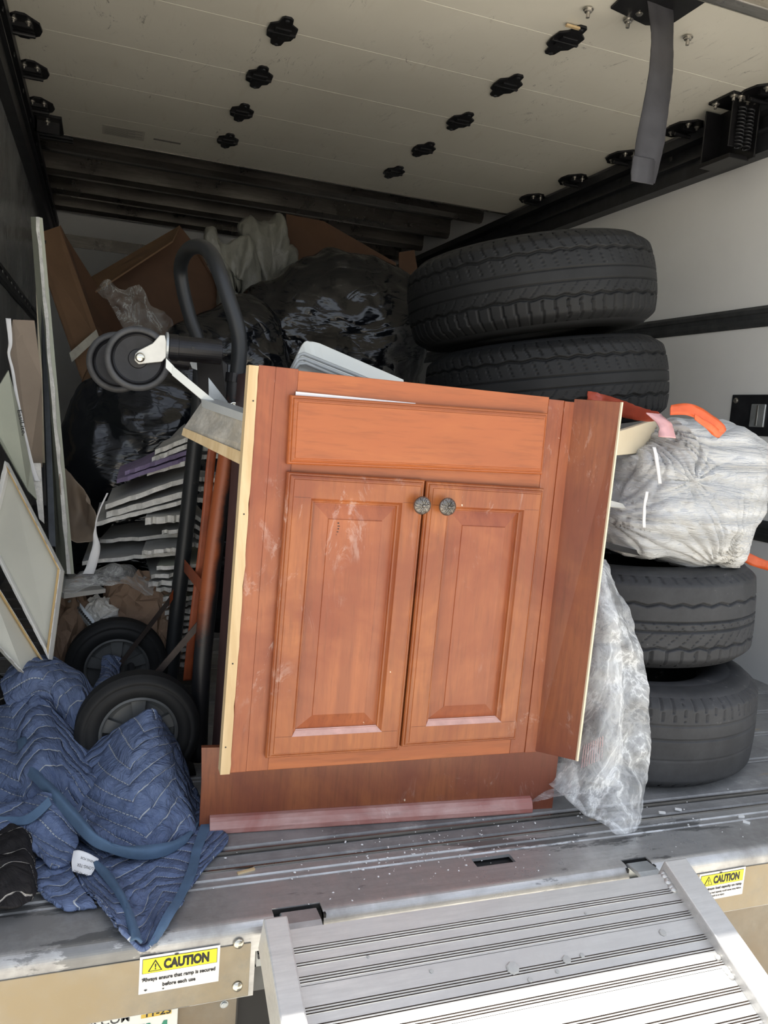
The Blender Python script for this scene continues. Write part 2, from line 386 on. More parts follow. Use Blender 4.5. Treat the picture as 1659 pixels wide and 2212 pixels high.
def ridge(p, s, o=4): return noise.ridged_multi_fractal(Vector(p) * s, .9, 2.1, o, 1.0, 2.0)
def grid_mesh(name, G, mat, parent=None, k=10, amp=.006, sc=14, ramp_=.004, rsc=9, solid=.004, seed=0, uo=0, smooth=True, deck=None):
    G = [[Vector(p) for p in row] for row in G]
    rows = [smooth_path(r, k) for r in G]
    cols = [smooth_path([rows[i][j] for i in range(len(rows))], k) for j in range(len(rows[0]))]   # cols[j][i]
    nj, ni = len(cols), len(cols[0])
    A = np.array([[tuple(cols[j][i]) for j in range(nj)] for i in range(ni)])
    du = np.gradient(A, axis=1); dv = np.gradient(A, axis=0)
    N = np.cross(du, dv); N /= np.linalg.norm(N, axis=2, keepdims=True) + 1e-9
    U = np.cumsum(np.linalg.norm(du, axis=2), axis=1); Vv = np.cumsum(np.linalg.norm(dv, axis=2), axis=0)
    vs = []
    for i in range(ni):
        for j in range(nj):
            p = Vector(A[i, j]); q = p + Vector((seed * 3.7, seed * 1.3, 0))
            d = amp * fbm(q, sc, 3) + ramp_ * (ridge(q, rsc, 3) - 1)
            q = p + Vector(N[i, j]) * d
            if deck is not None and q.y > -.004: q.z = max(q.z, deck + max(0, .004 * noise.noise(q * 30)))
            vs.append(tuple(q))
    fs = [(i * nj + j, i * nj + j + 1, (i + 1) * nj + j + 1, (i + 1) * nj + j) for i in range(ni - 1) for j in range(nj - 1)]
    me = bpy.data.meshes.new(name); me.from_pydata(vs, [], fs); me.update()
    uvl = me.uv_layers.new(name='UVMap'); vi = np.empty(len(me.loops), int); me.loops.foreach_get('vertex_index', vi)
    uv = np.stack([(U.ravel() + uo)[vi], Vv.ravel()[vi]], 1).astype(np.float32); uvl.data.foreach_set('uv', uv.ravel())
    return link(name, me, mat, parent, smooth=smooth, solid=solid)
def ribbon(name, P, wvec, mat, parent=None, k=8, solid=.002, twist=None, amp=.002):
    P = smooth_path(P, k); n = len(P); vs = []; fs = []
    W = wvec if isinstance(wvec, list) else [wvec] * 2
    for i, p in enumerate(P):
        t = i / (n - 1) * (len(W) - 1); a = int(min(t, len(W) - 2)); w = Vector(W[a]).lerp(Vector(W[a + 1]), t - a)
        for q in (-.5, -.17, .17, .5): vs.append(tuple(p + w * q + Vector((0, 1, 0)) * amp * fbm(p + w * q * 3, 40, 2)))
    for i in range(n - 1):
        for j in range(3): fs.append((i * 4 + j, i * 4 + j + 1, i * 4 + j + 5, i * 4 + j + 4))
    me = bpy.data.meshes.new(name); me.from_pydata(vs, [], fs); me.update()
    return link(name, me, mat, parent, smooth=True, solid=solid)
def pouch(name, outline, T, mat, parent=None, n=120, m=60, amp=.02, sc=5, ra=.012, rs=6, stretch=(1, 1, 1), pw=.75, yback=None, seed=0, floor=None, flat=0, facet=False, folds=()):
    """closed sack: a front outline (world points) inflated along +-y"""
    C = sum((Vector(p) for p in outline), Vector()) / len(outline)
    O = smooth_path(outline, max(2, n // len(outline)), True); n = len(O); vs = []
    for i in range(m + 1):
        b = -math.pi / 2 + math.pi * i / m; s = max(math.cos(b), 0) ** pw; y = math.sin(b)
        y = math.copysign(abs(y) ** .9, y) * (T if y < 0 else (yback or T))
        for q in O: vs.append(Vector((C.x + (q.x - C.x) * s, q.y * s + C.y * (1 - s) + y, C.z + (q.z - C.z) * s)))
    fs = [(i * n + k, i * n + (k + 1) % n, (i + 1) * n + (k + 1) % n, (i + 1) * n + k) for i in range(m) for k in range(n)]
    me = bpy.data.meshes.new(name); me.from_pydata([tuple(v) for v in vs], [], fs); me.update()
    nr = [v.normal.copy() for v in me.vertices]; out = []
    for v, nn in zip(vs, nr):
        q = Vector((v.x * stretch[0] + seed * 5.1, v.y * stretch[1], v.z * stretch[2]))
        dd = amp * fbm(q, sc, 3) + ra * (ridge(q, rs, 4) - 1.0)
        for (fx, fz), kf, af, rg in folds:
            ex, ez = v.x - fx, v.z - fz; di = math.hypot(ex, ez); th_ = math.atan2(ez, ex)
            wv = abs(math.sin(kf * th_ * .5 + 2.2 * noise.noise(Vector((th_ * 2.2, di * 5, fx * 9))))) ** .6
            dd -= af * (1 - wv) * min(1, di / .03) * max(0, 1 - di / rg) * (1.0 + noise.noise(Vector((th_ * 3, 5, fz))))
        p = v + nn * dd
        if floor is not None and p.z < floor: p.z = floor
        out.append(p)
    me.vertices.foreach_set('co', np.array([tuple(p) for p in out], np.float32).ravel()); me.update()
    bm = bmesh.new(); bm.from_mesh(me); bmesh.ops.remove_doubles(bm, verts=bm.verts, dist=1e-5); bmesh.ops.recalc_face_normals(bm, faces=bm.faces); bm.to_mesh(me); bm.free()
    return link(name, me, mat, parent, smooth=not facet)
def struct(name, mb, mat, parent=None, **kw):
    o = mb.build(name, mat, parent, **kw)
    if parent is None: o['kind'] = 'structure'
    return o
def bolt(name, loc, nrm, r, parent, mat=STEEL, h=None, rod=False):
    M = frame(loc, nrm); h = h or r * .7; b = MB()
    b.lathe([(r * 1.35, 0), (r * 1.35, h * .2), (r, h * .22), (r * .98, h * .8), (r * .7, h)], M, 12)
    if rod: b.lathe([(r * .5, h), (r * .5, h * 2.3)], M, 8)
    return b.build(name, mat, parent, smooth=False)

# ================================================================ the truck's box
XL, XR, YF, ZR = -.36, 2.16, 5.0, 2.14
g = MB().box((-30, -30, -1.0), (30, 30, -.95)); struct('ground', g, ASPH)
fl = MB().box((XL, .02, -.06), (XR, YF, -.012)); FL = struct('floor', fl, DARKGAP)
y = .152; k = 0
widths = [.054, .145, .145, .145] + [.15] * 30
for wd in widths:
    if y + wd > YF: break
    p = MB(); z = 0 if k else -.003
    p.extrude_x([(y, -.012), (y, z - .002), (y + .002, z), (y + .010, z), (y + .012, z - .0035), (y + .018, z - .0035), (y + .020, z), (y + wd - .006, z), (y + wd - .004, z - .004), (y + wd - .004, -.012)], XL, XR)
    p.build('deck_plank', PLANK, FL); y += wd; k += 1
rb = MB()
for yy in (.152, .2075): rb.extrude_x([(yy - .003, -.004), (yy - .002, .0025), (yy + .002, .0025), (yy + .003, -.004)], XL, XR)
rb.build('deck_rib', ALUBAR, FL)
struct('wall_left', MB().box((XL - .05, .0, -.05), (XL, YF, ZR)), LWALL)
struct('wall_right', MB().box((XR, .0, -.05), (XR + .05, YF, ZR)), WALL)
struct('wall_front', MB().box((XL, YF, -.05), (XR, YF + .05, ZR)), WALL)
CE = struct('ceiling', MB().box((XL - .05, .0, ZR), (XR + .05, YF + .05, ZR + .04)), ROOFM)
for i, yy in enumerate((3.45, 3.95, 4.42, 4.88)):
    b = MB().extrude_x([(yy - .035, 2.14), (yy - .035, 2.055), (yy - .015, 2.03), (yy + .02, 2.03), (yy + .035, 2.055), (yy + .035, 2.14)], XL, XR)
    b.build('roof_bow', ALUBAR, CE)
# rear frame: header bar and posts
t1 = MB().extrude_x([(-.02, 2.24), (-.02, 2.0), (.0, 1.985), (.05, 1.985), (.06, 2.0), (.06, 2.24)], XL - .06, XR + .06)
struct('trim_1', t1, ALUBAR, bevel=.004)
struct('trim_2', MB().box((XL - .06, -.02, -.05), (XL, .06, 2.0)), ALUBAR)
struct('trim_3', MB().box((XR, -.02, -.05), (XR + .06, .06, 2.0)), ALUBAR)
# the cross bar seen at the top right corner
# e-track rails along the walls
RAILM = simple('rail_grey_steel', (.075, .08, .085), .4, .5, .3, 18)
def etrack(name, x, s, z0, z1, ya, yb, slots):
    h = z1 - z0; pr = [(0, z0), (.004, z0), (.012, z0 + h * .18), (.012, z0 + h * .36), (.006, z0 + h * .40), (.006, z0 + h * .62), (.012, z0 + h * .66), (.012, z0 + h * .84), (.004, z1), (0, z1)]
    b = MB(); b.prism([(x - s * a, ya, z) for a, z in pr], [(x - s * a, yb, z) for a, z in pr])
    o = struct(name, b, RAILM)
    yy = ya + .1
    for i in range(slots):
        MB().box((x - s * .0135 - .0005, yy, z0 + h * .44), (x - s * .0135 + .0005, yy + .045, z0 + h * .58)).build('slot', ALUBAR, o)
        yy += .15
    return o
etrack('trim_4', XR, 1, 1.212, 1.285, .06, YF, 0)
etrack('trim_5', XR, 1, .475, .548, .06, YF, 0)
etrack('trim_6', XL, -1, 1.185, 1.255, .06, YF, 22)
# overhead door
DZ = 1.98
D = thing('roll_up_door', 'open cream panelled roll up door hung overhead under the roof', 'door', (.9, 1.6, DZ))
edges = [.24, .37, .745, 1.12, 1.495, 1.877, 2.256, 2.632, 2.98]
for a, b in zip(edges[:-1], edges[1:]):
    MB().box((-.315, a + .0006, DZ), (2.095, b - .0006, DZ + .018)).build('door_panel', DOORP, D, bevel=.0007, seg=1)
e = MB().extrude_x([(2.98, DZ - .004), (2.98, DZ + .03), (3.035, DZ + .03), (3.035, DZ + .024), (3.0, DZ + .02), (2.995, DZ - .004)], -.315, 2.095)
e.box((-.315, 3.05, DZ + .02), (2.095, 3.075, DZ + .05)); e.build('end_rail', ALUBAR, D)
def hinge(x, y):
    h = [(.010, .100), (.018, .092), (.022, .06), (.040, .046), (.046, .01), (.044, -.036), (.022, -.056), (.018, -.088), (.010, -.098)]
    pts = [(x + a, y + b) for a, b in h] + [(x - a, y + b) for a, b in reversed(h)]
    hb = MB().prism([(a, b, DZ - .007) for a, b in pts], [(a, b, DZ) for a, b in pts])
    hb.box((x - .044, y - .004, DZ - .014), (x + .044, y + .006, DZ - .006)); hb.box((x - .026, y - .03, DZ - .012), (x + .026, y + .028, DZ - .006))
    o = hb.build('hinge', BLACKMET, D, bevel=.0015, seg=1)
    for dx, dy in ((0, .086), (0, .03), (0, -.084)): bolt('bolt', (x + dx, y + dy, DZ - .008), (0, 0, -1), .006, o, DARKMET)
    return o
def end_hinge(x, y, s):
    h = [(.014, .09), (.03, .07), (.05, .05), (.06, .01), (.055, -.04), (.03, -.07), (.014, -.09)]
    pts = [(x + a, y + b) for a, b in h] + [(x - a, y + b) for a, b in reversed(h)]
    hb = MB().prism([(a, b, DZ - .008) for a, b in pts], [(a, b, DZ) for a, b in pts])
    hb.box((x - .03, y - .035, DZ - .022), (x + .035, y - .02, DZ - .006)).box((x - .03, y + .02, DZ - .022), (x + .035, y + .035, DZ - .006))
    hb.lathe([(.007, 0), (.007, .13)], frame((x - s * .04, y, DZ - .03), (s, 0, 0)), 12)
    hb.lathe([(.010, .11), (.022, .112), (.022, .13), (.01, .132)], frame((x - s * .04, y, DZ - .03), (s, 0, 0)), 20)
    o = hb.build('end_hinge', BLACKMET, D, bevel=.001, seg=1)
    for dx, dy in ((.022, .045), (-.022, .045), (.022, -.045), (-.022, -.05)): bolt('bolt', (x + dx, y + dy, DZ - .008), (0, 0, -1), .008, o, STEEL, rod=True)
for yy in edges[2:-1]:
    for x in (.499, 1.294): hinge(x, yy)
for yy in edges[2:-1]:
    end_hinge(-.277, yy, -1); end_hinge(2.055, yy, 1)
for c in ((1.25, 0.933, 1.975), (1.379, 0.927, 1.975), (1.59, 0.928, 1.975)): bolt('bolt', c, (0, 0, -1), .011, D, STEEL, rod=True, h=.01)
# bottom corner brackets
def corner(x, s):
    b = MB().box((x - .05, 2.74, DZ - .012), (x + .06, 2.98, DZ)); b.box((x - .05, 2.80, DZ - .06), (x - .04, 2.98, DZ)); b.box((x - .05, 2.8, DZ - .06), (x + .05, 2.82, DZ))
    b.lathe([(.008, 0), (.008, .16)], frame((x - .06, 2.93, DZ - .03), (1, 0, 0)), 12); b.lathe([(.008, 0), (.008, .16)], frame((x - .06, 2.98, DZ - .03), (1, 0, 0)), 12)
    b.lathe([(.02, 0), (.02, .02)], frame((x - .02, 2.86, DZ - .03), (1, 0, 0)), 16)
    o = b.build('corner_bracket', BLACKMET, D, bevel=.001, seg=1); bolt('bolt', (x, 2.8, DZ - .012), (0, 0, -1), .01, o, rod=True)
corner(-.255, -1)
# spring box bracket on the right edge
sb = MB(); y0 = 1.0
sb.box((1.97, 1.15, DZ - .010), (2.085, 1.27, DZ)); sb.box((2.078, 1.14, DZ - .20), (2.085, 1.33, DZ)); sb.box((1.99, 1.17, DZ - .17), (2.08, 1.176, DZ - .01))
sb.box((2.0, 1.31, DZ - .19), (2.08, 1.316, DZ - .01)); sb.box((2.0, 1.17, DZ - .205), (2.085, 1.32, DZ - .19))
SBo = sb.build('spring_box', BLACKMET, D, bevel=.0015, seg=1)
for dx in (2.02, 2.055):
    P = [(dx + .012 * math.cos(a), 1.155 + .012 * math.sin(a), DZ - .04 - .0019 * a) for a in [q * .5 for q in range(0, 145)]]
    MB().tube(P, .003, 6).build('coil_spring', DARKMET, SBo, smooth=True)
for dx, dy in ((1.985, 1.165), (2.01, 1.16), (2.05, 1.17), (1.985, 1.25)): bolt('bolt', (dx, dy, DZ - .01), (0, 0, -1), .010, SBo, rod=True)
# stickers on the door
fs_ = MB().box((-.03, 2.735, DZ - .0006), (.15, 2.87, DZ - .0001)).build('faded_sticker', FADED, D); fs_['label'] = 'faded sticker with small grey print'
tb = MB()
for i in range(9): tb.box((-.02, 2.75 + i * .0125, DZ - .001), (.14 - .03 * ((i * 7) % 3), 2.754 + i * .0125, DZ - .0007))
tb.build('print', GREYINK, fs_)
MB().box((.19, 2.80, DZ - .0006), (.31, 2.822, DZ - .0001)).build('torn_sticker', GREYINK, D)
ho = MB().box((1.24, 1.025, DZ - .012), (1.285, 1.035, DZ - .006)).build('wood_chip', RAW, D)
# door pull strap
plt = MB().prism([(a, b, DZ - .006) for a, b in ((1.28, .74), (1.50, .74), (1.50, .90), (1.44, .93), (1.30, .90))], [(a, b, DZ) for a, b in ((1.28, .74), (1.50, .74), (1.50, .90), (1.44, .93), (1.30, .90))])
plt.build('strap_plate', BLACKMET, D)
bolt('bolt', (1.385, .885, DZ - .006), (0, 0, -1), .008, D)
ribbon('pull_strap', [(1.394, 0.83, 2.035), (1.418, 0.82, 1.917), (1.423, 0.81, 1.806), (1.411, 0.8, 1.691), (1.396, 0.79, 1.576), (1.391, 0.79, 1.499)], [Vector((.095, 0, .004)), Vector((.083, .015, .004)), Vector((.08, .0, .006)), Vector((.078, -.02, .0)), Vector((.075, 0, .002))], STRAP, D, k=10, solid=.003, amp=.002)
ribbon('strap_end', [(1.382, 0.786, 1.56), (1.38, 0.784, 1.523), (1.382, 0.784, 1.492)], Vector((.073, 0, .002)), STRAP, D, solid=.005)
# tracks the rollers run in
def track(name, x, s):
    pr = [(0, 1.93), (.0, 1.965), (.008, 1.965), (.008, 1.945), (.055, 1.945), (.055, 1.86), (.0, 1.86), (.0, 1.868), (.047, 1.868), (.047, 1.93)]
    pr = [(x + s * a, z) for a, z in pr]
    b = MB(); b.prism([(a, .08, z) for a, z in pr], [(a, YF - .05, z) for a, z in pr])
    return struct(name, b, DARKMET)
T7 = track('trim_7', 2.085, 1); T8 = track('trim_8', -.305, -1)
for yy in np.arange(.6, 4.6, .33):
    for T_, x, s in ((T7, 2.085, -1), (T8, -.305, 1)):
        MB().lathe([(.009, 0), (.009, .003)], frame((x, yy, 1.895), (s, 0, 0)), 12).build('hole_rim', BLACKMET, T_)
tb = MB()
for s_, x in ((1, 2.13), (-1, -.35)): tb.box((x - .025, .06, 1.80), (x + .03, YF, 1.862))
struct('trim_9', tb, DARKMET)
hb2 = MB().extrude_x([(.52, 1.90), (.52, 1.855), (.545, 1.845), (.565, 1.855), (.575, 1.875), (.575, 1.90)], XL, XR); struct('trim_10', hb2, ALUBAR, bevel=.002)
struct('trim_11', MB().box((XL, YF - .02, 1.82), (XR, YF, 1.90)), ALUBAR)

# ================================================================ rear sill, bumper and ramp
def cut(o, boxes):
    for lo, hi in boxes:
        c = MB().box(lo, hi).build('cutter', None)
        md = o.modifiers.new('b', 'BOOLEAN'); md.operation = 'DIFFERENCE'; md.solver = 'EXACT'; md.object = c
        bpy.context.view_layer.update()
        me = bpy.data.meshes.new_from_object(o.evaluated_get(bpy.context.evaluated_depsgraph_get()))
        o.modifiers.clear(); old = o.data; o.data = me; bpy.data.objects.remove(c)
BP = thing('rear_bumper', 'brushed aluminium rear sill and bumper face of the truck', 'bumper', (.9, .0, -.12))
prof = [(.149, 0)] + [(.13, 0), (.128, -.003), (.117, -.003), (.115, 0), (.109, 0), (.107, -.0025), (.1, -.0025), (.098, 0)]
for a in range(0, 11): prof.append((.017 - .02 * math.sin(a / 10 * 1.5708), -.02 + .02 * math.cos(a / 10 * 1.5708)))
prof += [(-.003, -.122), (.001, -.122), (.001, -.02), (.017, -.006), (.149, -.006)]
sl = MB().extrude_x(prof, XL - .06, XR + .06).build('sill', SILL, BP)
off = world_loc(BP)
def rel(b): return [tuple(Vector(p) - off) for p in b]
cut(sl, [b for b in [((.285, -.02, -.03), (.365, .028, .01)), ((.955, -.02, -.03), (1.012, .028, .01)), ((.672, .066, -.03), (.752, .093, .01)), ((.256, -.02, -.2), (.42, .01, -.047))]])
sl.data.materials.clear(); sl.data.materials.append(SILL)
def flat_normals(o):
    md = o.modifiers.new('bevel', 'BEVEL'); md.width = .0008; md.segments = 1; md.limit_method = 'ANGLE'
fp = MB().box((XL - .06, -.0050, -.120), (.248, -.0032, -.030)).build('face_plate', BUMP, BP, bevel=.0012)
MB().box((1.01, -.0050, -.120), (XR + .06, -.0032, -.030)).build('face_plate', BUMP, BP, bevel=.0012)
LOWP = alu('lower_bumper_aluminium', (.15, .14, .12), (.22, .20, .165), (.35, .5), .8, (2, 2, 2), (.18, .14, .09))
lo = MB().box((XL - .06, .022, -.30), (.236, .026, -.118)); lo.build('lower_plate', LOWP, BP, bevel=.001); lo = MB().box((1.05, .022, -.36), (XR + .06, .026, -.118)); lo.build('lower_plate', LOWP, BP, bevel=.001)
MB().box((.24, .03, -.5), (1.05, .2, -.13)).build('chassis_beam', DARKGAP, BP)
MB().box((.262, .012, -.085), (.30, .02, -.06)).build('bracket', GALV, BP)
MB().box((.255, .016, -.13), (.315, .02, -.088)).build('bracket', HUB, BP)
MB().box((.262, .003, -.066), (.34, .008, -.058)).build('latch_bar', DARKMET, BP)
for c in ((.228, -.0052, -.0275), (.230, -.0052, -.1), (1.05, -.0052, -.03)):
    MB().lathe([(.0085, 0), (.0082, .0018), (.0065, .0042), (.0035, .0056), (.0005, .006)], frame(c, (0, -1, 0)), 24).build('rivet', CHROME, BP, smooth=True)
bolt('bolt', (.216, .022, -.149), (0, -1, 0), .005, BP, GALV)
# hook pockets
for x0, x1 in ((.285, .365), (.955, 1.012)):
    MB().box((x0 - .004, .026, -.04), (x1 + .004, .031, -.002)).box((x0 - .004, -.0, -.04), (x0, .03, -.003)).box((x1, .0, -.04), (x1 + .004, .03, -.003)).build('hook_pocket', DARKGAP, BP)
MB().box((.668, .062, -.04), (.756, .097, -.036)).build('slot_floor', DARKGAP, BP)
def sticker(o, ex, uy, wd, ht, lines, label):
    O = Vector(o); X = Vector(ex).normalized(); Y = Vector(uy).normalized(); N = X.cross(Y)
    def q(a, b, d=0): return O + X * a + Y * b + N * d
    def rect(a, b, c, d, e): return MB().prism([q(a, b, e), q(c, b, e), q(c, d, e), q(a, d, e)], [q(a, b, e + .0002), q(c, b, e + .0002), q(c, d, e + .0002), q(a, d, e + .0002)])
    s = rect(0, 0, wd, ht, 0).build('caution_sticker', STICK, BP); s['label'] = label
    m = .004
    rect(m, ht - m - .024, wd - m, ht - m, .0003).build('black_border', INK, s, bevel=.0)
    rect(m + .0007, ht - m - .0233, wd - m - .0007, ht - m - .0007, .0006).build('yellow_band', YEL, s)
    tx = m + .008; ty = ht - m - .021
    tri = MB().prism([q(tx, ty, .001), q(tx + .021, ty, .001), q(tx + .0105, ty + .0185, .001)], [q(tx, ty, .0012), q(tx + .021, ty, .0012), q(tx + .0105, ty + .0185, .0012)]); tri.build('warning_triangle', INK, s)
    tri = MB().prism([q(tx + .0025, ty + .0014, .0014), q(tx + .0185, ty + .0014, .0014), q(tx + .0105, ty + .0155, .0014)], [q(tx + .0025, ty + .0014, .0015), q(tx + .0185, ty + .0014, .0015), q(tx + .0105, ty + .0155, .0015)]); tri.build('warning_triangle', YEL, s)
    text('exclamation_mark', '!', q(tx + .0092, ty + .003, .0018), X, Y, .009, INK, s, bold=.03)
    text('lettering', 'CAUTION', q(tx + .023, ht - m - .019, .001), X, Y, .0145, INK, s, bold=.06, width=wd * .57)
    for tx_, a, b, h_, w_ in lines: text('lettering', tx_, q(a, b, .0008), X, Y, h_, INK, s, bold=.035, width=w_)
    for (a, b, r) in ((.01, .006, .0022), (wd * .45, ht - .003, .003), (.007, .024, .003), (wd * .3, .004, .0015)):
        MB().prism([q(a + r * math.cos(t) * (1 + .4 * math.sin(3 * t)), b + .6 * r * math.sin(t), .0012) for t in np.arange(0, 6.2, .7)], [q(a + r * math.cos(t) * (1 + .4 * math.sin(3 * t)), b + .6 * r * math.sin(t), .0014) for t in np.arange(0, 6.2, .7)]).build('scuff', DARKMET, s)
sticker((.0815, -.0053, -.0862), (1, 0, .004), (0, 0, 1), .1185, .0605, [('Always ensure that ramp is secured', .005, .0200, .0058, .108), ('before each use', .034, .0085, .0058, .049)], 'white and yellow caution sticker on the left bumper face')
sticker((1.118, -.0053, -.0892), (1, 0, .02), (0, 0, 1), .113, .058, [('Maximum load capacity on ramp', .012, .0215, .0052, .095), ('Exceeding the load capacity could cause ramp failure', .007, .0135, .0036, .10), ('which may result in an injury', .012, .0065, .0036, .055)], 'worn white and yellow caution sticker right of the ramp')
# licence plate under the bumper
LP = MB().box((-.165, .012, -.290), (.143, .0135, -.1235)).build('licence_plate', PLATEM, bevel=.0008)
LP.location = (0, 0, 0); tag(LP, 'white licence plate with green letters below the bumper', 'licence plate')
text('lettering', 'MYFLORIDA.COM', (-.075, .0115, -.1405), (1, 0, 0), (0, 0, 1), .0125, DARKMET, LP, bold=.01, width=.145)
MB().box((.088, .0112, -.140), (.133, .0118, -.1262)).build('registration_sticker', GOLD, LP)
text('lettering', '11-23', (.092, .0108, -.1385), (1, 0, 0), (0, 0, 1), .0105, INK, LP, bold=.02, width=.037)
text('lettering', 'N27 TM', (-.03, .0115, -.205), (1, 0, 0), (0, 0, 1), .055, GREEN, LP, bold=.02, width=.155)

# ramp
d = Vector((-.01, -.934, -.357)).normalized(); nr_ = Vector((0, -.357, .934)); P0 = Vector((.295, -.05, .0145))
RP = thing('loading_ramp', 'ribbed aluminium loading ramp with raised side rails hooked on the truck sill', 'ramp', (.64, -.06, 0))
def rq(a, w_, h): return P0 + Vector((a, 0, 0)) + d * w_ + nr_ * h
RW = .700
w_ = 0.0
for i in range(10):
    pr = []
    clusters = [(.037, 3), (.059, 2), (.082, 3)]
    pr.append((0, 0))
    for c, n_ in clusters:
        for k_ in range(n_):
            cc = c - .002 + (k_ - (n_ - 1) / 2) * .0040
            pr += [(cc - .0013, 0), (cc - .0010, -.0035), (cc + .0004, -.0035), (cc + .0010, .0010), (cc + .0017, 0)]
    pr += [(.0885, 0), (.0885, -.012), (0, -.012)]
    b = MB().prism([rq(.0, w_ + a, h) for a, h in pr], [rq(RW, w_ + a, h) for a, h in pr]); b = b.build('tread_plank', RAMP, RP); b.data.materials.append(GRIME)
    for q_ in range(len(pr)):
        if -.01 < min(pr[q_][1], pr[(q_ + 1) % len(pr)][1]) < -.001: b.data.polygons[2 + q_].material_index = 1
    w_ += .0895
def rail(a0, a1, name):
    h1, h0 = .020, -.05
    b = MB().prism([rq(a0, -.012, h0), rq(a1, -.012, h0), rq(a1, -.012, h1), rq(a0, -.012, h1)], [rq(a0, .9, h0), rq(a1, .9, h0), rq(a1, .9, h1), rq(a0, .9, h1)])
    return b.build(name, RAMP, RP, bevel=.003)
rail(-.040, -.003, 'side_rail'); rail(RW - .004, RW + .045, 'side_rail')
for x0, x1 in ((.296, .355), (.958, 1.004)):
    pr = [(.018, -.03), (.018, -.004), (.012, .002), (-.02, .0035), (-.045, -.006), (-.062, -.012), (-.062, -.018), (-.045, -.012), (-.02, -.004), (.008, -.004), (.010, -.03)]
    b = MB().prism([(x0, a, c) for a, c in pr], [(x1, a, c) for a, c in pr]); b.build('ramp_hook', GALV, RP, bevel=.0006, seg=1)
random.seed(4); wme = MB().lathe([(.0055, -.002), (.006, .001), (.004, .004), (.001, .005)], Matrix.Identity(4), 8).build('weld_bead', RAMP, RP, smooth=True)
wme.data.transform(Matrix.Translation(world_loc(RP)))
for k_ in range(26):
    o_ = wme if k_ == 0 else wme.copy()
    if k_: COL.objects.link(o_)
    w0 = random.choice([random.uniform(.0, .035), random.uniform(.16, .22), random.uniform(.3, .4)])
    o_.matrix_basis = frame(rq(RW - .006 - random.random() * .003, w0, 0) - world_loc(RP), nr_)
def ramp_pt(a, w, h=.001): return rq(a, w, h)
dl = MB(); random.seed(9)
for a, w0, r in [(.33, .118, .010), (.35, .14, .004), (.40, .135, .003), (.425, .12, .007), (.455, .118, .004), (.62, .105, .006), (.30, .205, .007), (.2, .1, .003), (.5, .05, .002), (.11, .062, .002)]:
    M_ = frame(ramp_pt(a, w0), nr_); dl.lathe([(r * 1.1, 0), (r * .9, r * .25), (r * .2, r * .3)], M_, 7)
cl = dl.build('dirt_clump', GYPS); tag(cl, 'small grey dirt and plaster clumps lying on the ramp treads', 'debris', kind='stuff')
cr = MB(); random.seed(3)
for k_ in range(260):
    if random.random() < .6: cx_, cy_ = random.gauss(.62, .13), abs(random.gauss(.12, .05)) + .01
    else: cx_, cy_ = random.uniform(.2, 1.5), random.uniform(.02, .32)
    r = random.uniform(.0005, .0019) * random.choice([.6, 1, 1.1]); cr.lathe([(r, 0), (r * .8, r * .7), (r * .2, r)], Matrix.Translation((cx_, cy_, -.0005)) @ Matrix.Rotation(random.random() * 6, 4, 'Z') @ Matrix.Diagonal((random.uniform(1, 2.2), 1, 1, 1)), 5)
for P in ((0.999, 0.19, 0), (1.006, 0.173, 0), (1.163, 0.167, 0), (1.331, 0.117, 0), (1.323, 0.093, -0), (1.21, 0.172, -0)):
    cr.box((-.007, -.0025, 0), (.007, .0025, .004), Matrix.Translation(P) @ Matrix.Rotation(random.random() - 1, 4, 'Z'))
tag(cr.build('plaster_crumbs', DUSTM), 'white plaster crumbs scattered over the metal deck in front of the cabinet', 'debris', kind='stuff')
tag(MB().box((-.016, -.0025, 0), (.016, .0025, .003), Matrix.Translation((0.263, 0.14, 0)) @ Matrix.Rotation(.25, 4, 'Z')).build('wood_splinter', RAW), 'short pale wood splinter lying on the deck by the blue blanket', 'splinter')

# ================================================================ cherry vanity cabinet
CB = thing('vanity_cabinet', 'cherry stained vanity cabinet with two doors standing on the truck deck', 'cabinet', (.55, .3, 0))
A = R(.9); CM = Matrix.Translation((.217, .19, .159)) @ Matrix(((math.cos(A), 0, math.sin(A), 0), (0, 1, 0, 0), (-math.sin(A) * .72, 0, math.cos(A), 0), (0, 0, 0, 1)))
def cbox(u0, u1, y0, y1, v0, v1, mb=None): return (mb or MB()).box((u0, y0, v0), (u1, y1, v1), CM)
FF = cbox(.017, .046, .0005, .022, 0, .710).build('face_frame', W1, CB, bevel=.001)
for b in ((.046, .085, .001, .02, .0, .710), (.573, .607, .001, .02, 0, .704), (.607, .634, -.001, .02, 0, .703)): cbox(*b).build('stile', W1, FF, bevel=.0012)
for b in ((.085, .573, .0015, .02, .0, .040), (.085, .573, .0015, .02, .52, .575), (.085, .573, .0015, .02, .645, .7075)): cbox(*b).build('rail', W2, FF, bevel=.001)
random.seed(5)
n_ = 40; aa = [(0, v * .708 / n_) for v in range(n_ + 1)]; bb = [(.0165 + .0025 * noise.noise(Vector((0, v * .5, 3))), v * .708 / n_) for v in range(n_ + 1)]
ring = [(u, v) for u, v in aa] + [(u, v) for u, v in reversed(bb)]
ps = MB().prism([CM @ Vector((u, -.004, v)) for u, v in ring], [CM @ Vector((u, .022, v)) for u, v in ring]); PS = ps.build('filler_strip', RAW, CB); PS['label'] = 'unpainted ragged pine filler strip'
for u, v in ((.011, .65), (.009, .46), (.008, .2), (.006, .05)): MB().lathe([(.0014, 0), (.0014, .0004)], frame(CM @ Vector((u, -.0042, v)), (0, -1, 0)), 8).build('nail_hole', INK, PS)
PALEPINK = simple('pale_pink_varnish', (.58, .36, .31), .45, 0, .18, 30, .05)
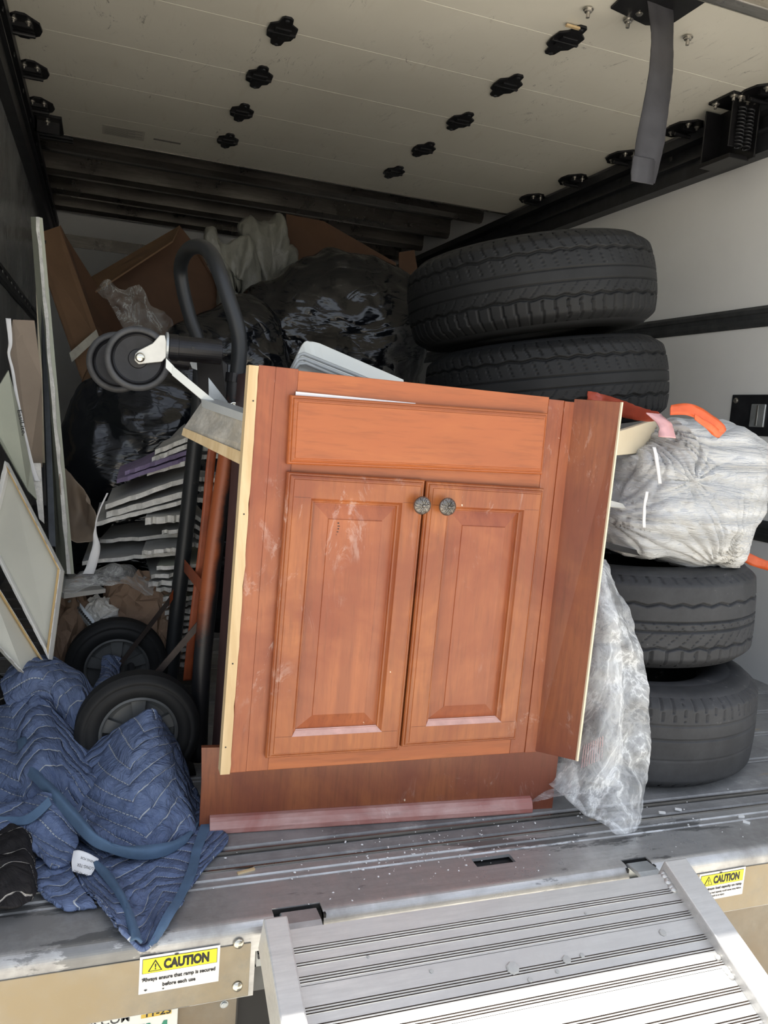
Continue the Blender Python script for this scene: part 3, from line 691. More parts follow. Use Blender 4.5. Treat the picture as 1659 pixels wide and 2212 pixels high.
def framed(name, u0, u1, v0, v1, mat, rings, M, parent):
    vs = []; fs = []
    for ins, h in rings:
        for a, b in ((u0 + ins, v0 + ins), (u1 - ins, v0 + ins), (u1 - ins, v1 - ins), (u0 + ins, v1 - ins)): vs.append(M @ Vector((a, -h, b)))
    for i in range(len(rings) - 1):
        for k in range(4): fs.append((i * 4 + k, i * 4 + (k + 1) % 4, i * 4 + 4 + (k + 1) % 4, i * 4 + 4 + k))
    n = len(rings) - 1; fs.append((n * 4, n * 4 + 1, n * 4 + 2, n * 4 + 3))
    fs.append((3, 2, 1, 0))
    return MB().add(vs, fs).build(name, mat, parent)
outer = [(0, 0), (0, .010), (.002, .0125), (.004, .0125), (.0055, .016), (.009, .0185), (.0105, .0185), (.0115, .0200)]
DR = framed('drawer_front', 0, .494, 0, .116, W2, outer, CM @ Matrix.Translation((.0745, -.001, .5495)) @ Matrix.Rotation(-R(1.3), 4, 'Y'), CB)
cbox(.082, .30, -.004, -.001, .655, .672).build('paper_strip', WPAPER, DR)
def knob(u, v, parent):
    c = CM @ Vector((u, -.020, v)); M = frame(c, (0, -1, 0), (1, 0, 0)); b = MB()
    b.lathe([(.008, 0), (.006, .003), (.005, .010), (.009, .014), (.0155, .017), (.0165, .020), (.0155, .023), (.012, .0255), (.006, .0275), (.0005, .028)], M, 28)
    for k in range(8):
        t = k * math.pi / 4; P = [M @ Vector((r * math.cos(t + q), r * math.sin(t + q), z)) for r, q, z in ((.003, 0, .028), (.007, .15, .0285), (.0105, .3, .027), (.0135, .1, .0245), (.0155, -.15, .021))]
        b.tube(P, .0011, 6)
        P = [M @ Vector((r * math.cos(t + q), r * math.sin(t + q), z)) for r, q, z in ((.006, .4, .0275), (.010, .6, .027), (.014, .45, .024))]; b.tube(P, .001, 6)
    b.lathe([(.0032, .027), (.0032, .029), (.0018, .031), (.0003, .0315)], M, 12)
    k_ = b.build('knob', PEWTER, parent, smooth=True); k_['label'] = 'ornate dark pewter knob'
rest = [(.041, .020), (.0425, .0195), (.0445, .016), (.047, .0125), (.049, .0115), (.0505, .0075), (.052, .0075), (.0755, .0150), (.0765, .0165), (.078, .0168)]
for u0, u1, v0, v1, ku in ((.0765, .3290, .0285, .5365, .3165), (.3325, .5755, .0345, .5345, .3655)):
    DOo = framed('door', u0, u1, v0, v1, W4, outer + rest[:6], CM @ Matrix.Translation((0, -.001, 0)), CB)
    DOo.name = 'door'
    framed('raised_panel', u0 + .0505, u1 - .0505, v0 + .0505, v1 - .0505, W1, [(0, .004), (0, .0075), (.0015, .0076), (.026, .0150), (.0268, .0166), (.028, .0168)], CM @ Matrix.Translation((0, -.001, 0)), DOo)
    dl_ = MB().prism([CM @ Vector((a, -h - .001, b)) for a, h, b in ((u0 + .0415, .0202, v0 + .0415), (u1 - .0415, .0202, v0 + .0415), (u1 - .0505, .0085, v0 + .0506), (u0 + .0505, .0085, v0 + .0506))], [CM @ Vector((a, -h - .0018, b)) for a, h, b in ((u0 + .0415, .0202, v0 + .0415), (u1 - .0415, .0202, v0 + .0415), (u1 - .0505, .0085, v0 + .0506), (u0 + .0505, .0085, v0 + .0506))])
    dl_ = dl_.build('pale_bead', PALEPINK, DOo)  # pale pinkish strip along the bottom bead of each door
    for v in (v0 + .0415, v1 - .0415):
        for s in (-1, 1):
            a = u0 + .012 if s < 0 else u1 - .0415
            cbox(a, a + .0295, -.0215, -.0208, v - .0003, v + .0003).build('joint', W3, DOo)
    knob(ku, .4935, DOo)
mk = MB()
for u, v, a, b in ((.170, .452, .003, .002), (.1705, .447, .004, .0015), (.171, .442, .0025, .002), (.170, .437, .003, .0012), (.169, .432, .001, .001)): mk.box((u, -.0182, v), (u + a, -.0178, v + b), CM)
mk.build('ink_mark', INK, CB)
# kick board, toe strip and carcass
cs, sn = math.cos(-R(4)), math.sin(-R(4))
KM = Matrix.Translation((.20, .290, .0)) @ Matrix.Rotation(-R(4.2), 4, 'Z')
kb = MB().prism([KM @ Vector(p) for p in ((.0, 0, .0), (.735, 0, .0), (.737, 0, .125), (.735, 0, .150), (-.003, 0, .165), (.0, 0, .1))], [KM @ Vector(p) for p in ((.0, .012, .0), (.735, .012, .0), (.737, .012, .125), (.735, .012, .150), (-.003, .012, .165), (.0, .012, .1))])
kb.build('kick_board', W3, CB)
ts = MB(); pr = [(0, .001), (-.017, .001), (-.019, .004), (-.019, .012), (-.014, .024), (-.008, .030), (0, .032)]
ts.prism([KM @ Vector((.018, a, b)) for a, b in pr], [KM @ Vector((.680, a, b)) for a, b in pr]); TS = ts.build('toe_strip', W5, CB, bevel=.001); TS['label'] = 'dusty pinkish quarter round toe strip'
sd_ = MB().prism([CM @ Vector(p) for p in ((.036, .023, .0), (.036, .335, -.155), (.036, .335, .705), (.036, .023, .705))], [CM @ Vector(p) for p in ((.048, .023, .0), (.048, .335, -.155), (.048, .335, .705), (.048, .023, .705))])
sd_.build('side_panel', SHADEWOOD, CB)
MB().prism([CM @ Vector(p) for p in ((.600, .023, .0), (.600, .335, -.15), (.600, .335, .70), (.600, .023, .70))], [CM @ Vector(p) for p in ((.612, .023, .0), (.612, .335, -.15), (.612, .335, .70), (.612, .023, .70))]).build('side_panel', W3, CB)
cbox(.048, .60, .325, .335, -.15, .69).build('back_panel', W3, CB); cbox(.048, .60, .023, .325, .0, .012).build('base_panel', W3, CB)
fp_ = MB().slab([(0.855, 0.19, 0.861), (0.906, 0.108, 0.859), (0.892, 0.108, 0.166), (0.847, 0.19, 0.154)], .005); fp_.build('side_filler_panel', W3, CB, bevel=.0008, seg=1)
ed = MB().slab([(0.904, 0.107, 0.859), (0.907, 0.107, 0.859), (0.894, 0.107, 0.166), (0.89, 0.107, 0.166)], .006); ed.build('raw_edge', CREAM, CB)

# ================================================================ tyres
def tyre(label, loc, axis, Rr, hw, style, mat, seed=0):
    root = thing('tyre', label, 'tyre', loc, 'worn tyres stacked against the right wall')
    M = frame(loc, axis); nt = 600; th = np.arange(nt) * 2 * np.pi / nt
    hs_ = np.linspace(-.92, .92, 92) * hw
    x = np.abs(hs_) / hw; rad = Rr * (1 - style.get('crown', .022) * x ** 2.4 - .10 * np.clip(x - .74, 0, 1) ** 1.6 / .18 ** 1.6 * .55)
    T, H = np.meshgrid(th, hs_)
    dsp = np.zeros_like(T)
    tri = lambda v: np.abs((v % 1) - .5) * 4 - 1
    for h0, amp_, N_, wd, dp in style['grooves']:
        c = h0 * hw + amp_ * tri(T / (2 * np.pi) * N_ + .2 * np.sin(T * 5)); dsp += dp * np.exp(-((H - c) / wd) ** 4)
    for lo_, hi_, N_, duty, dp, skew in style['sipes']:
        msk = ((H / hw > lo_) & (H / hw < hi_)).astype(float)
        fr = (T / (2 * np.pi) * N_ + skew * H / hw + .15 * np.sin(9 * H / hw)) % 1
        dsp += msk * dp * (fr < duty)
    RR = np.repeat(rad[:, None], nt, 1) - np.minimum(dsp * 1.5, .009)
    def strip(name, rr, hh, m, sm=False):
        nh = rr.shape[0]; P = np.stack([rr * np.cos(T[:1].repeat(nh, 0)), rr * np.sin(T[:1].repeat(nh, 0)), hh], 2).reshape(-1, 3)
        MM = np.array(M); P = P @ MM[:3, :3].T + MM[:3, 3]
        i = np.arange(nh - 1)[:, None]; k = np.arange(nt)[None]; k2 = (k + 1) % nt
        F = np.stack([i * nt + k, i * nt + k2, (i + 1) * nt + k2, (i + 1) * nt + k], 2).reshape(-1, 4)
        me = bpy.data.meshes.new(name); me.from_pydata(P.tolist(), [], F.tolist()); me.update()
        return link(name, me, m, root, smooth=sm)
    strip('tread', RR, H, mat, True)
    e = rad[-1]
    pf = [(e, .92), (e - .006, .97), (e - .018, 1.0), (e - .045, 1.03), (e - .048, 1.022), (e - .052, 1.034), (e - .075, 1.03), (e - .095, .98), (e - .098, .965), (e - .112, .93), (e - .122, .86), (e - .124, .80), (e - .110, .82), (e - .06, .93), (e - .03, .85), (e - .02, .5), (e - .015, 0)]
    for s in (1, -1):
        rr = np.array([[p[0]] * nt for p in pf[:(17 if s > 0 else 17)]]); hh = np.array([[p[1] * hw * s] * nt for p in pf])
        strip('sidewall', rr, hh, mat, True)
    return root
stA = {'grooves': [(.12, 0, 1, .0022, .003), (.42, 0, 1, .0015, .0025), (-.3, 0, 1, .0015, .0012)], 'sipes': [(.50, .93, 78, .10, .004, -.5), (.50, .80, 78, .0, .003, -.5), (-.95, -.8, 60, .12, .003, .6)]}
stB = {'grooves': [(.38, .0035, 34, .0028, .006), (.02, 0, 1, .0022, .006), (-.17, 0, 1, .0022, .006), (-.52, .0035, 34, .0026, .006)], 'sipes': [(.80, .95, 64, .18, .003, 2.0), (-.14, .0, 70, .05, .003, 3), (-.52, -.2, 64, .05, .003, -2.5), (-.95, -.56, 56, .12, .005, -1.2)]}
stD = {'crown': .060, 'grooves': [(.52, .0032, 38, .0030, .006), (.13, 0, 1, .0018, .005), (-.13, 0, 1, .0018, .005), (-.42, .0032, 38, .0030, .006)], 'sipes': [(.58, .95, 66, .10, .005, .8), (-.95, -.47, 66, .12, .006, -.5), (.2, .5, 70, .06, .003, 2.5), (-.4, -.16, 70, .05, .003, -2.5)]}
tyre('dusty worn tyre at the bottom of the stack standing on the deck', (1.315, .56, .116), (0, 0, 1), .338, .113, stA, RUBD)
tyre('grey dusty tyre with zigzag tread directly under the white bag', (1.375, .66, .358), (-.03, .04, 1), .335, .117, stB, RUBD)
tyre('black tyre mostly hidden behind the white bag in the stack', (1.34, .97, .600), (-.05, 0, 1), .345, .118, stD, RUB)
tyre('black tyre second from the top of the stack, white scuffs on its lugs', (1.25, .975, .925), (-.15, .06, 1), .355, .118, stD, RUB)
tyre('large black tyre tilted on top of the stack under the roof', (1.19, 1.01, 1.188), (-.18, .06, 1), .362, .122, stD, RUB)
hid = MB().box((1.12, .86, .722), (1.5, 1.12, .765)); 
tag(hid.build('cardboard_box', CARD), 'flattened cardboard box wedged in the tyre stack behind the white bag', 'box')

# ================================================================ bags on the right
SEAMW = simple('bag_seam_white', (.66, .66, .66), .4, 0, .05, 9, 0)
WB = thing('white_rubbish_bag', 'full white rubbish bag with orange drawstring lying on the tyres', 'bag', (1.42, .45, .49))
pouch('bag_body', [(1.289, 0.48, 0.846), (1.314, 0.48, 0.865), (1.377, 0.48, 0.866), (1.436, 0.48, 0.857), (1.507, 0.48, 0.853), (1.563, 0.48, 0.824), (1.598, 0.48, 0.773), (1.61, 0.48, 0.682), (1.588, 0.48, 0.609), (1.557, 0.48, 0.534), (1.528, 0.48, 0.48), (1.447, 0.48, 0.489), (1.381, 0.48, 0.493), (1.302, 0.48, 0.501), (1.224, 0.48, 0.515), (1.188, 0.48, 0.551), (1.167, 0.48, 0.608), (1.172, 0.48, 0.676), (1.173, 0.48, 0.749), (1.209, 0.48, 0.779), (1.254, 0.48, 0.799)], .14, BAGW, WB, n=252, m=150, amp=.020, sc=4.5, ra=.018, rs=3.2, stretch=(.9, 1, 1.3), yback=.13, seed=2, folds=[(((1.246, 0.4, 0.834)[0], (1.246, 0.4, 0.834)[2]), 26, .016, .28), (((1.439, 0.4, 0.506)[0], (1.439, 0.4, 0.506)[2]), 34, .020, .33), (((1.153, 0.4, 0.607)[0], (1.153, 0.4, 0.607)[2]), 22, .014, .22), (((1.311, 0.4, 0.707)[0], (1.311, 0.4, 0.707)[2]), 12, .016, .16)])
nk = ribbon('bag_neck', [(1.167, 0.35, 0.853), (1.183, 0.33, 0.832), (1.178, 0.31, 0.802)], Vector((.04, 0, .0)), PINK, WB, amp=.01)
ribbon('drawstring', [(1.195, 0.33, 0.863), (1.225, 0.31, 0.867), (1.262, 0.3, 0.856), (1.292, 0.29, 0.838), (1.313, 0.29, 0.822), (1.301, 0.29, 0.818), (1.265, 0.285, 0.834), (1.229, 0.29, 0.852)], [Vector((.0, 0, .022)), Vector((.004, .01, .030)), Vector((.012, 0, .020)), Vector((.018, 0, .012)), Vector((.0, 0, .012))], OSTR, WB, amp=.003, k=10, solid=.0012)
ribbon('bag_seam', [(1.159, 0.325, 0.779), (1.167, 0.318, 0.744), (1.177, 0.315, 0.699)], Vector((.009, 0, 0)), SEAMW, WB, amp=.002, solid=.001)
ribbon('bag_seam', [(1.146, 0.315, 0.68), (1.144, 0.315, 0.642), (1.153, 0.32, 0.598)], Vector((.009, 0, 0)), SEAMW, WB, amp=.002, solid=.001)
tg = ribbon('red_plastic_strap', [(1.171, 0.62, 0.893), (1.2, 0.58, 0.88), (1.214, 0.52, 0.863), (1.201, 0.42, 0.85), (1.193, 0.36, 0.848)], [Vector((.0, 0, .025)), Vector((.005, 0, .04)), Vector((.0, 0, .018))], RSTR, None, amp=.01, k=10)
tag(tg, 'red orange plastic strap twisted over the top right corner of the cabinet', 'strap')
tg = ribbon('orange_strap', [(1.672, 0.62, 0.501), (1.694, 0.58, 0.493), (1.733, 0.55, 0.478), (1.783, 0.5, 0.464)], [Vector((.0, 0, .008)), Vector((.0, 0, .032)), Vector((.0, 0, .02))], OSTR, None, amp=.003)
tag(tg, 'orange strap end lying on the tyre beside the right wall', 'strap')
cb_ = MB().slab([(1.106, 0.4, 0.804), (1.33, 0.52, 0.852), (1.347, 0.53, 0.767), (1.116, 0.41, 0.751)], .012)
tag(cb_.build('cream_board', CREAM, bevel=.002), 'smooth cream board end poking out between cabinet and white bag', 'board')
for i, (a, b) in enumerate((((1308, 1078), (1345, 1090)), ((1310, 1086), (1352, 1096)))):
    q = MB().slab([(1.019, 0.3, 0.662), (1.104, 0.34, 0.648), (1.114, 0.34, 0.638), (1.024, 0.3, 0.646)] if i == 0 else [(1.06, 0.34, 0.563), (1.329, 0.48, 0.507), (1.331, 0.48, 0.497), (1.061, 0.34, 0.549)], .004)
    tag(q.build('cardboard_flap', GYPS if i == 0 else BLACKMET), ('pale torn board flap' if i == 0 else 'dark thin flap') + ' poking out right of the cabinet ' + ('beside the white bag' if i == 0 else 'under the white bag'), 'board')
CP = grid_mesh('plastic_sheet', [
    [(1.003, 0.4, 0.504), (1.038, 0.38, 0.513), (1.06, 0.36, 0.523), (1.089, 0.36, 0.516)],
    [(0.985, 0.38, 0.393), (1.002, 0.3, 0.424), (1.031, 0.26, 0.444), (1.096, 0.28, 0.438)],
    [(0.973, 0.36, 0.281), (0.982, 0.26, 0.323), (1.022, 0.22, 0.339), (1.114, 0.24, 0.335)],
    [(0.962, 0.34, 0.17), (0.975, 0.24, 0.218), (1.018, 0.19, 0.244), (1.123, 0.2, 0.225)],
    [(0.936, 0.3, 0.081), (0.956, 0.21, 0.119), (1.011, 0.16, 0.137), (1.126, 0.18, 0.14)],
    [(0.915, 0.24, 0.058), (0.944, 0.18, 0.058), (0.999, 0.13, 0.063), (1.103, 0.15, 0.053)],
    [(0.957, 0.18, 0.047), (0.971, 0.14, 0.026), (0.987, 0.09, 0.016), (1.05, 0.11, 0.003)]], CLEAR, amp=.012, sc=11, ramp_=.010, rsc=12, solid=0, seed=3, k=16)
tag(CP, 'crumpled clear plastic sheet hanging behind the cabinet beside the tyres', 'plastic sheet')
c2 = grid_mesh('plastic_sheet_fold', [
    [(0.907, 0.26, 0.08), (0.939, 0.25, 0.092), (0.965, 0.22, 0.104)],
    [(0.929, 0.26, 0.036), (0.937, 0.24, 0.056), (0.968, 0.2, 0.062)],
    [(0.863, 0.24, 0.016), (0.904, 0.2, 0.039), (0.938, 0.17, 0.054)]], CLEAR, CP, amp=.008, sc=14, ramp_=.008, solid=0, seed=5, k=14)
c3 = grid_mesh('inner_fold', [
    [(1.085, 0.42, 0.498), (1.103, 0.42, 0.504), (1.123, 0.42, 0.502)],
    [(1.044, 0.34, 0.317), (1.055, 0.31, 0.337), (1.109, 0.3, 0.338)],
    [(1.036, 0.32, 0.152), (1.047, 0.27, 0.181), (1.1, 0.25, 0.175)],
    [(0.999, 0.28, 0.042), (1.016, 0.22, 0.058), (1.066, 0.19, 0.058)]], CLEAR, CP, amp=.014, sc=9, ramp_=.014, solid=0, seed=9, k=16)
rp = MB()
for i in range(9):
    a = Vector((1.007, 0.25, 0.129)).lerp(Vector((1.037, 0.23, 0.156)), i / 8); b_ = Vector((1.006, 0.25, 0.077)).lerp(Vector((1.041, 0.23, 0.104)), i / 8); rp.tube([a, b_], .0011, 6)
rpo = rp.build('red_print', PINK, CP)

# wall plate with recessed latch
WP = thing('latch_plate', 'black steel plate with recessed latch screwed to the right wall', 'plate', (2.15, 1.06, .9))
lp = MB().box((XR - .004, .85, .835), (XR, 1.185, .978)).build('plate', DARKMET, WP, bevel=.003)
MB().box((XR - .010, 1.02, .865), (XR - .003, 1.085, .945)).build('latch_cup', GALV, WP, bevel=.006, seg=3)
MB().box((XR - .0115, 1.05, .87), (XR - .009, 1.056, .94)).build('latch_lip', STEEL, WP)
bolt('bolt', (XR - .004, 1.165, .957), (-1, 0, 0), .008, WP, STEEL)
ysk = MB().box((XR - .001, .93, 1.012), (XR - .0004, 1.015, 1.035)); tag(ysk.build('yellow_sticker', YEL), 'small yellow sticker on the right wall above the latch plate', 'sticker')

# ================================================================ black bags and other load at the back
def bag(label, outl, T, y, **kw):
    b = pouch('rubbish_bag', outl, T, BAGB, **kw); return tag(b, label, 'bag', 'black rubbish bags in the load')
bag('big black rubbish bag heaped in the middle between hand truck and tyres', [(0.51, 2.1, 1.235), (0.616, 2.1, 1.32), (0.715, 2.1, 1.405), (0.836, 2.1, 1.462), (0.955, 2.1, 1.46), (1.058, 2.1, 1.437), (1.164, 2.1, 1.4), (1.24, 2.1, 1.323), (1.279, 2.1, 1.172), (1.29, 2.1, 0.916), (1.334, 2.1, 0.41), (1.347, 2.1, -0.268), (0.966, 2.1, -0.424), (0.672, 2.1, -0.308), (0.533, 2.1, 0.094), (0.452, 2.1, 0.57), (0.439, 2.1, 0.847), (0.463, 2.1, 1.085)], .25, 2.1, n=170, m=90, amp=.03, sc=3.5, ra=.022, rs=2.6, seed=1, stretch=(1, 1, 1.3), floor=0)
bag('slumped black rubbish bag directly behind the hand truck handle', [(0.221, 1.72, 1.031), (0.296, 1.72, 1.086), (0.387, 1.72, 1.16), (0.482, 1.72, 1.187), (0.568, 1.72, 1.133), (0.626, 1.72, 1.009), (0.674, 1.72, 0.78), (0.661, 1.72, 0.438), (0.583, 1.72, 0), (0.417, 1.72, -0.084), (0.281, 1.72, 0.006), (0.215, 1.72, 0.424), (0.194, 1.72, 0.745), (0.195, 1.72, 0.919)], .15, 1.72, n=150, m=80, amp=.03, sc=3.5, ra=.022, rs=2.6, seed=4, floor=0)
bag('low black rubbish bag on the left below the caster wheels', [(-0.086, 1.42, 0.759), (-0.049, 1.42, 0.831), (0.014, 1.42, 0.878), (0.107, 1.42, 0.9), (0.202, 1.42, 0.895), (0.275, 1.42, 0.83), (0.325, 1.42, 0.689), (0.321, 1.42, 0.467), (0.303, 1.42, 0.241), (0.221, 1.42, 0.119), (0.067, 1.42, 0.106), (-0.044, 1.42, 0.196), (-0.102, 1.42, 0.382), (-0.114, 1.42, 0.592)], .15, 1.42, n=150, m=80, amp=.03, sc=3.5, ra=.022, rs=2.6, seed=7, floor=0)
def board(name, pts, t, mat, label, cat, **kw):
    return tag(MB().slab(pts, t).build(name, mat, **kw), label, cat)
# cardboard
cf = board('cardboard_flap', [(-0.235, 1.9, 1.324), (-0.161, 2.1, 1.405), (-0.005, 1.9, 0.992), (-0.059, 1.75, 0.854)], .006, CARD, 'tall brown cardboard flap standing at the left with packing tape', 'cardboard', bevel=.001)
MB().slab([(-0.1, 1.7, 0.933), (-0.021, 1.86, 1.029), (-0.011, 1.86, 1.004), (-0.091, 1.7, 0.904)], .002).build('packing_tape', TAPE, cf)
MB().slab([(-0.057, 1.8, 0.852), (-0.013, 1.88, 0.97), (0.041, 1.85, 0.257), (-0.027, 1.8, 0.257)], .006).build('lower_flap', CARD, cf)
MB().slab([(-0.227, 1.86, 1.297), (-0.194, 1.95, 1.322), (-0.194, 1.95, 1.311), (-0.226, 1.86, 1.285)], .003).build('hand_slot', INK, cf)
board('cardboard_box', [(-0.163, 2.14, 1.412), (-0.088, 2.3, 1.284), (0.07, 2.3, 1.095), (0.113, 2.2, 0.929), (-0.006, 2, 0.894), (-0.035, 2, 1.058)], .006, CARD2, 'shaded brown cardboard side behind the tall flap', 'cardboard')
bx = board('cardboard_box', [(-0.065, 2.35, 1.259), (0.296, 2.5, 1.553), (0.382, 2.5, 1.463), (0.489, 2.45, 1.273), (0.472, 2.4, 0.99), (0.107, 2.3, 0.951)], .006, CARD2, 'large open brown cardboard box behind the hand truck', 'cardboard')
MB().slab([(-0.057, 2.34, 1.266), (0.295, 2.48, 1.549), (0.254, 2.3, 1.447), (-0.033, 2.2, 1.198)], .006).build('box_flap', CARD, bx)
MB().slab([(0.296, 2.5, 1.553), (0.356, 2.6, 1.496), (0.402, 2.6, 1.28), (0.287, 2.5, 1.411)], .006).build('box_flap', CARD2, bx)
MB().slab([(0.107, 2.3, 0.951), (0.472, 2.4, 0.99), (0.51, 2.4, 0.239), (0.132, 2.3, 0.246)], .006).build('box_side', CARD2, bx)
bx = board('cardboard_box', [(0.796, 2.7, 1.72), (0.982, 2.7, 1.714), (1.329, 2.6, 1.551), (1.339, 2.6, 1.26), (0.877, 2.7, 1.218)], .006, CARD2, 'dark cardboard box at the back behind the middle bag', 'cardboard')
MB().slab([(0.877, 2.7, 1.218), (1.339, 2.6, 1.26), (1.44, 2.6, 0.024), (0.953, 2.7, 0.031)], .006).build('box_side', CARD2, bx)
board('cardboard_piece', [(1.339, 2.6, 1.602), (1.418, 2.6, 1.624), (1.453, 2.6, 1.496), (1.575, 2.6, 0.086), (1.485, 2.6, 0.085)], .006, CARD2, 'narrow cardboard corner left of the top tyre', 'cardboard')
for lbl, ol, yy, sd__ in (('frosted plastic bag folded upright right of the hand truck loop', [(0.39, 2.42, 1.517), (0.418, 2.42, 1.535), (0.459, 2.42, 1.498), (0.547, 2.42, 1.526), (0.598, 2.42, 1.499), (0.636, 2.42, 1.367), (0.661, 2.42, 1.29), (0.654, 2.42, 1.049), (0.537, 2.42, 0.957), (0.487, 2.42, 1.151), (0.447, 2.42, 1.342)], .05, 3),
                    ('frosted plastic bag bunched at the back above the black bag', [(0.547, 2.5, 1.585), (0.586, 2.5, 1.614), (0.668, 2.5, 1.619), (0.718, 2.5, 1.658), (0.751, 2.5, 1.635), (0.763, 2.5, 1.536), (0.812, 2.5, 1.502), (0.802, 2.5, 1.399), (0.739, 2.5, 1.309), (0.69, 2.5, 1.057), (0.631, 2.5, 1.174), (0.601, 2.5, 1.453)], .08, 6)):
    tag(pouch('plastic_bag', ol, yy, FROST, n=90, m=40, amp=.01, sc=5, ra=.03, rs=4, stretch=(2, 1, .6), seed=sd__), lbl, 'bag')
tag(grid_mesh('plastic_wrap', [
    [(-0.032, 2, 1.193), (0.011, 2, 1.209), (0.059, 2, 1.198), (0.12, 2, 1.216)],
    [(0.001, 1.95, 1.155), (0.064, 1.93, 1.145), (0.135, 1.93, 1.153), (0.186, 1.95, 1.128)],
    [(0.042, 1.95, 1.095), (0.106, 1.93, 1.084), (0.171, 1.93, 1.075), (0.24, 1.95, 1.101)],
    [(0.092, 1.93, 1.033), (0.139, 1.9, 1.02), (0.195, 1.9, 1.034), (0.253, 1.93, 1.059)]], CLEARD, amp=.02, sc=9, ramp_=.02, rsc=7, solid=0, k=12), 'thin crumpled plastic wrap in front of the open cardboard box', 'plastic wrap')
# white metal tray behind cabinet
TR = thing('white_tray', 'white metal tray with rounded corner leaning behind the cabinet top', 'tray', (0.523, 0.62, 0.794))
t_ = MB(); o1 = smooth_path([(0.396, 0.62, 0.887), (0.444, 0.72, 0.957), (0.465, 0.73, 0.965), (0.489, 0.74, 0.964)], 6); 
pts = o1 + [Vector((0.734, 0.8, 0.9)), Vector((0.82, 0.8, -0.006)), Vector((0.466, 0.62, -0.013))]
t_.prism(pts, [p + Vector((.0, .02, -.004)) for p in pts]); t_.build('tray_face', WHITEP, TR, bevel=.002)
for P in ([(0.388, 0.585, 0.883), (0.405, 0.59, 0.919), (0.415, 0.59, 0.924), (0.59, 0.64, 0.882), (0.641, 0.65, 0.867)], [(0.389, 0.58, 0.882), (0.402, 0.585, 0.909), (0.414, 0.585, 0.913), (0.565, 0.63, 0.876), (0.615, 0.64, 0.862)], [(0.392, 0.575, 0.881), (0.403, 0.578, 0.9), (0.418, 0.578, 0.903), (0.534, 0.62, 0.874)]):
    MB().tube(P, .0045, 8).build('tray_rim', GREYP if P is not None else WHITEP, TR, smooth=True)
MB().slab([(0.404, 0.6, 0.887), (0.415, 0.6, 0.905), (0.545, 0.64, 0.878), (0.525, 0.64, 0.847), (0.406, 0.6, 0.857)], .004).build('tray_inner', WHITEP, TR)

# ================================================================ hand truck
HT = thing('hand_truck', 'black and orange hand truck with loop handle standing left of the cabinet', 'hand truck', (.13, .7, 0))
MB().tube(smooth_path([(0.228, 0.56, 0.02), (0.226, 0.56, 0.221), (0.235, 0.56, 0.427), (0.245, 0.56, 0.56), (0.256, 0.56, 0.678), (0.266, 0.56, 0.796), (0.268, 0.56, 0.862)], 6), .0195, 18).build('frame_rail', ORAIL, HT, smooth=True)
MB().tube(smooth_path([(0.193, 0.9, 0.072), (0.197, 0.9, 0.184), (0.205, 0.9, 0.329), (0.214, 0.9, 0.47), (0.223, 0.9, 0.63), (0.232, 0.9, 0.789), (0.232, 0.9, 0.881)], 6), .0195, 18).build('frame_rail', TUBE, HT, smooth=True)
MB().tube(smooth_path([(0.268, 0.56, 0.844), (0.27, 0.56, 0.883), (0.27, 0.56, 0.926), (0.262, 0.56, 0.968), (0.242, 0.57, 1.024), (0.224, 0.59, 1.076), (0.212, 0.63, 1.114), (0.198, 0.69, 1.138), (0.182, 0.77, 1.147), (0.173, 0.85, 1.138), (0.172, 0.89, 1.113), (0.182, 0.9, 1.066), (0.202, 0.9, 1.002), (0.222, 0.9, 0.954), (0.232, 0.9, 0.892), (0.232, 0.9, 0.847)], 6), .0165, 18).build('loop_handle', TUBE, HT, smooth=True)
MB().tube([(0.265, 0.56, 0.848), (0.266, 0.56, 0.867)], .021, 18).build('handle_collar', BLACKMET, HT)
ribbon('centre_strap', [(0.249, 0.72, 0.718), (0.244, 0.72, 0.665), (0.24, 0.72, 0.557), (0.234, 0.72, 0.447), (0.227, 0.72, 0.348), (0.219, 0.72, 0.225), (0.215, 0.72, 0.146)], Vector((.02, 0, 0)), ORANGE, HT, solid=.004, amp=0)
def flatbar(a, b, w, mat, nm, up=(0, 0, 1)):
    a, b = Vector(a), Vector(b); return MB().prism(*[[p + Vector(up) * s * w / 2 + Vector((0, 1, 0)) * t * .002 for s, t in ((-1, -1), (1, -1), (1, 1), (-1, 1))] for p in (a, b)]).build(nm, mat, HT)
flatbar((0.21, 0.86, 0.395), (0.228, 0.58, 0.394), .032, ORANGE, 'cross_brace')
flatbar((0.188, 0.88, 0.317), (0.177, 0.87, 0.3), .024, ORANGE, 'brace_end')
flatbar((0.179, 0.87, 0.304), (0.056, 0.84, 0.138), .019, BROWNMET, 'axle_brace')
flatbar((0.217, 0.56, 0.329), (0.097, 0.56, 0.175), .022, BROWNMET, 'axle_brace')
AX = MB().lathe([(.009, 0), (.009, .50)], frame((0.093, 0.46, 0.133), (0, 1, 0)), 16); AX.build('axle', DARKMET, HT)
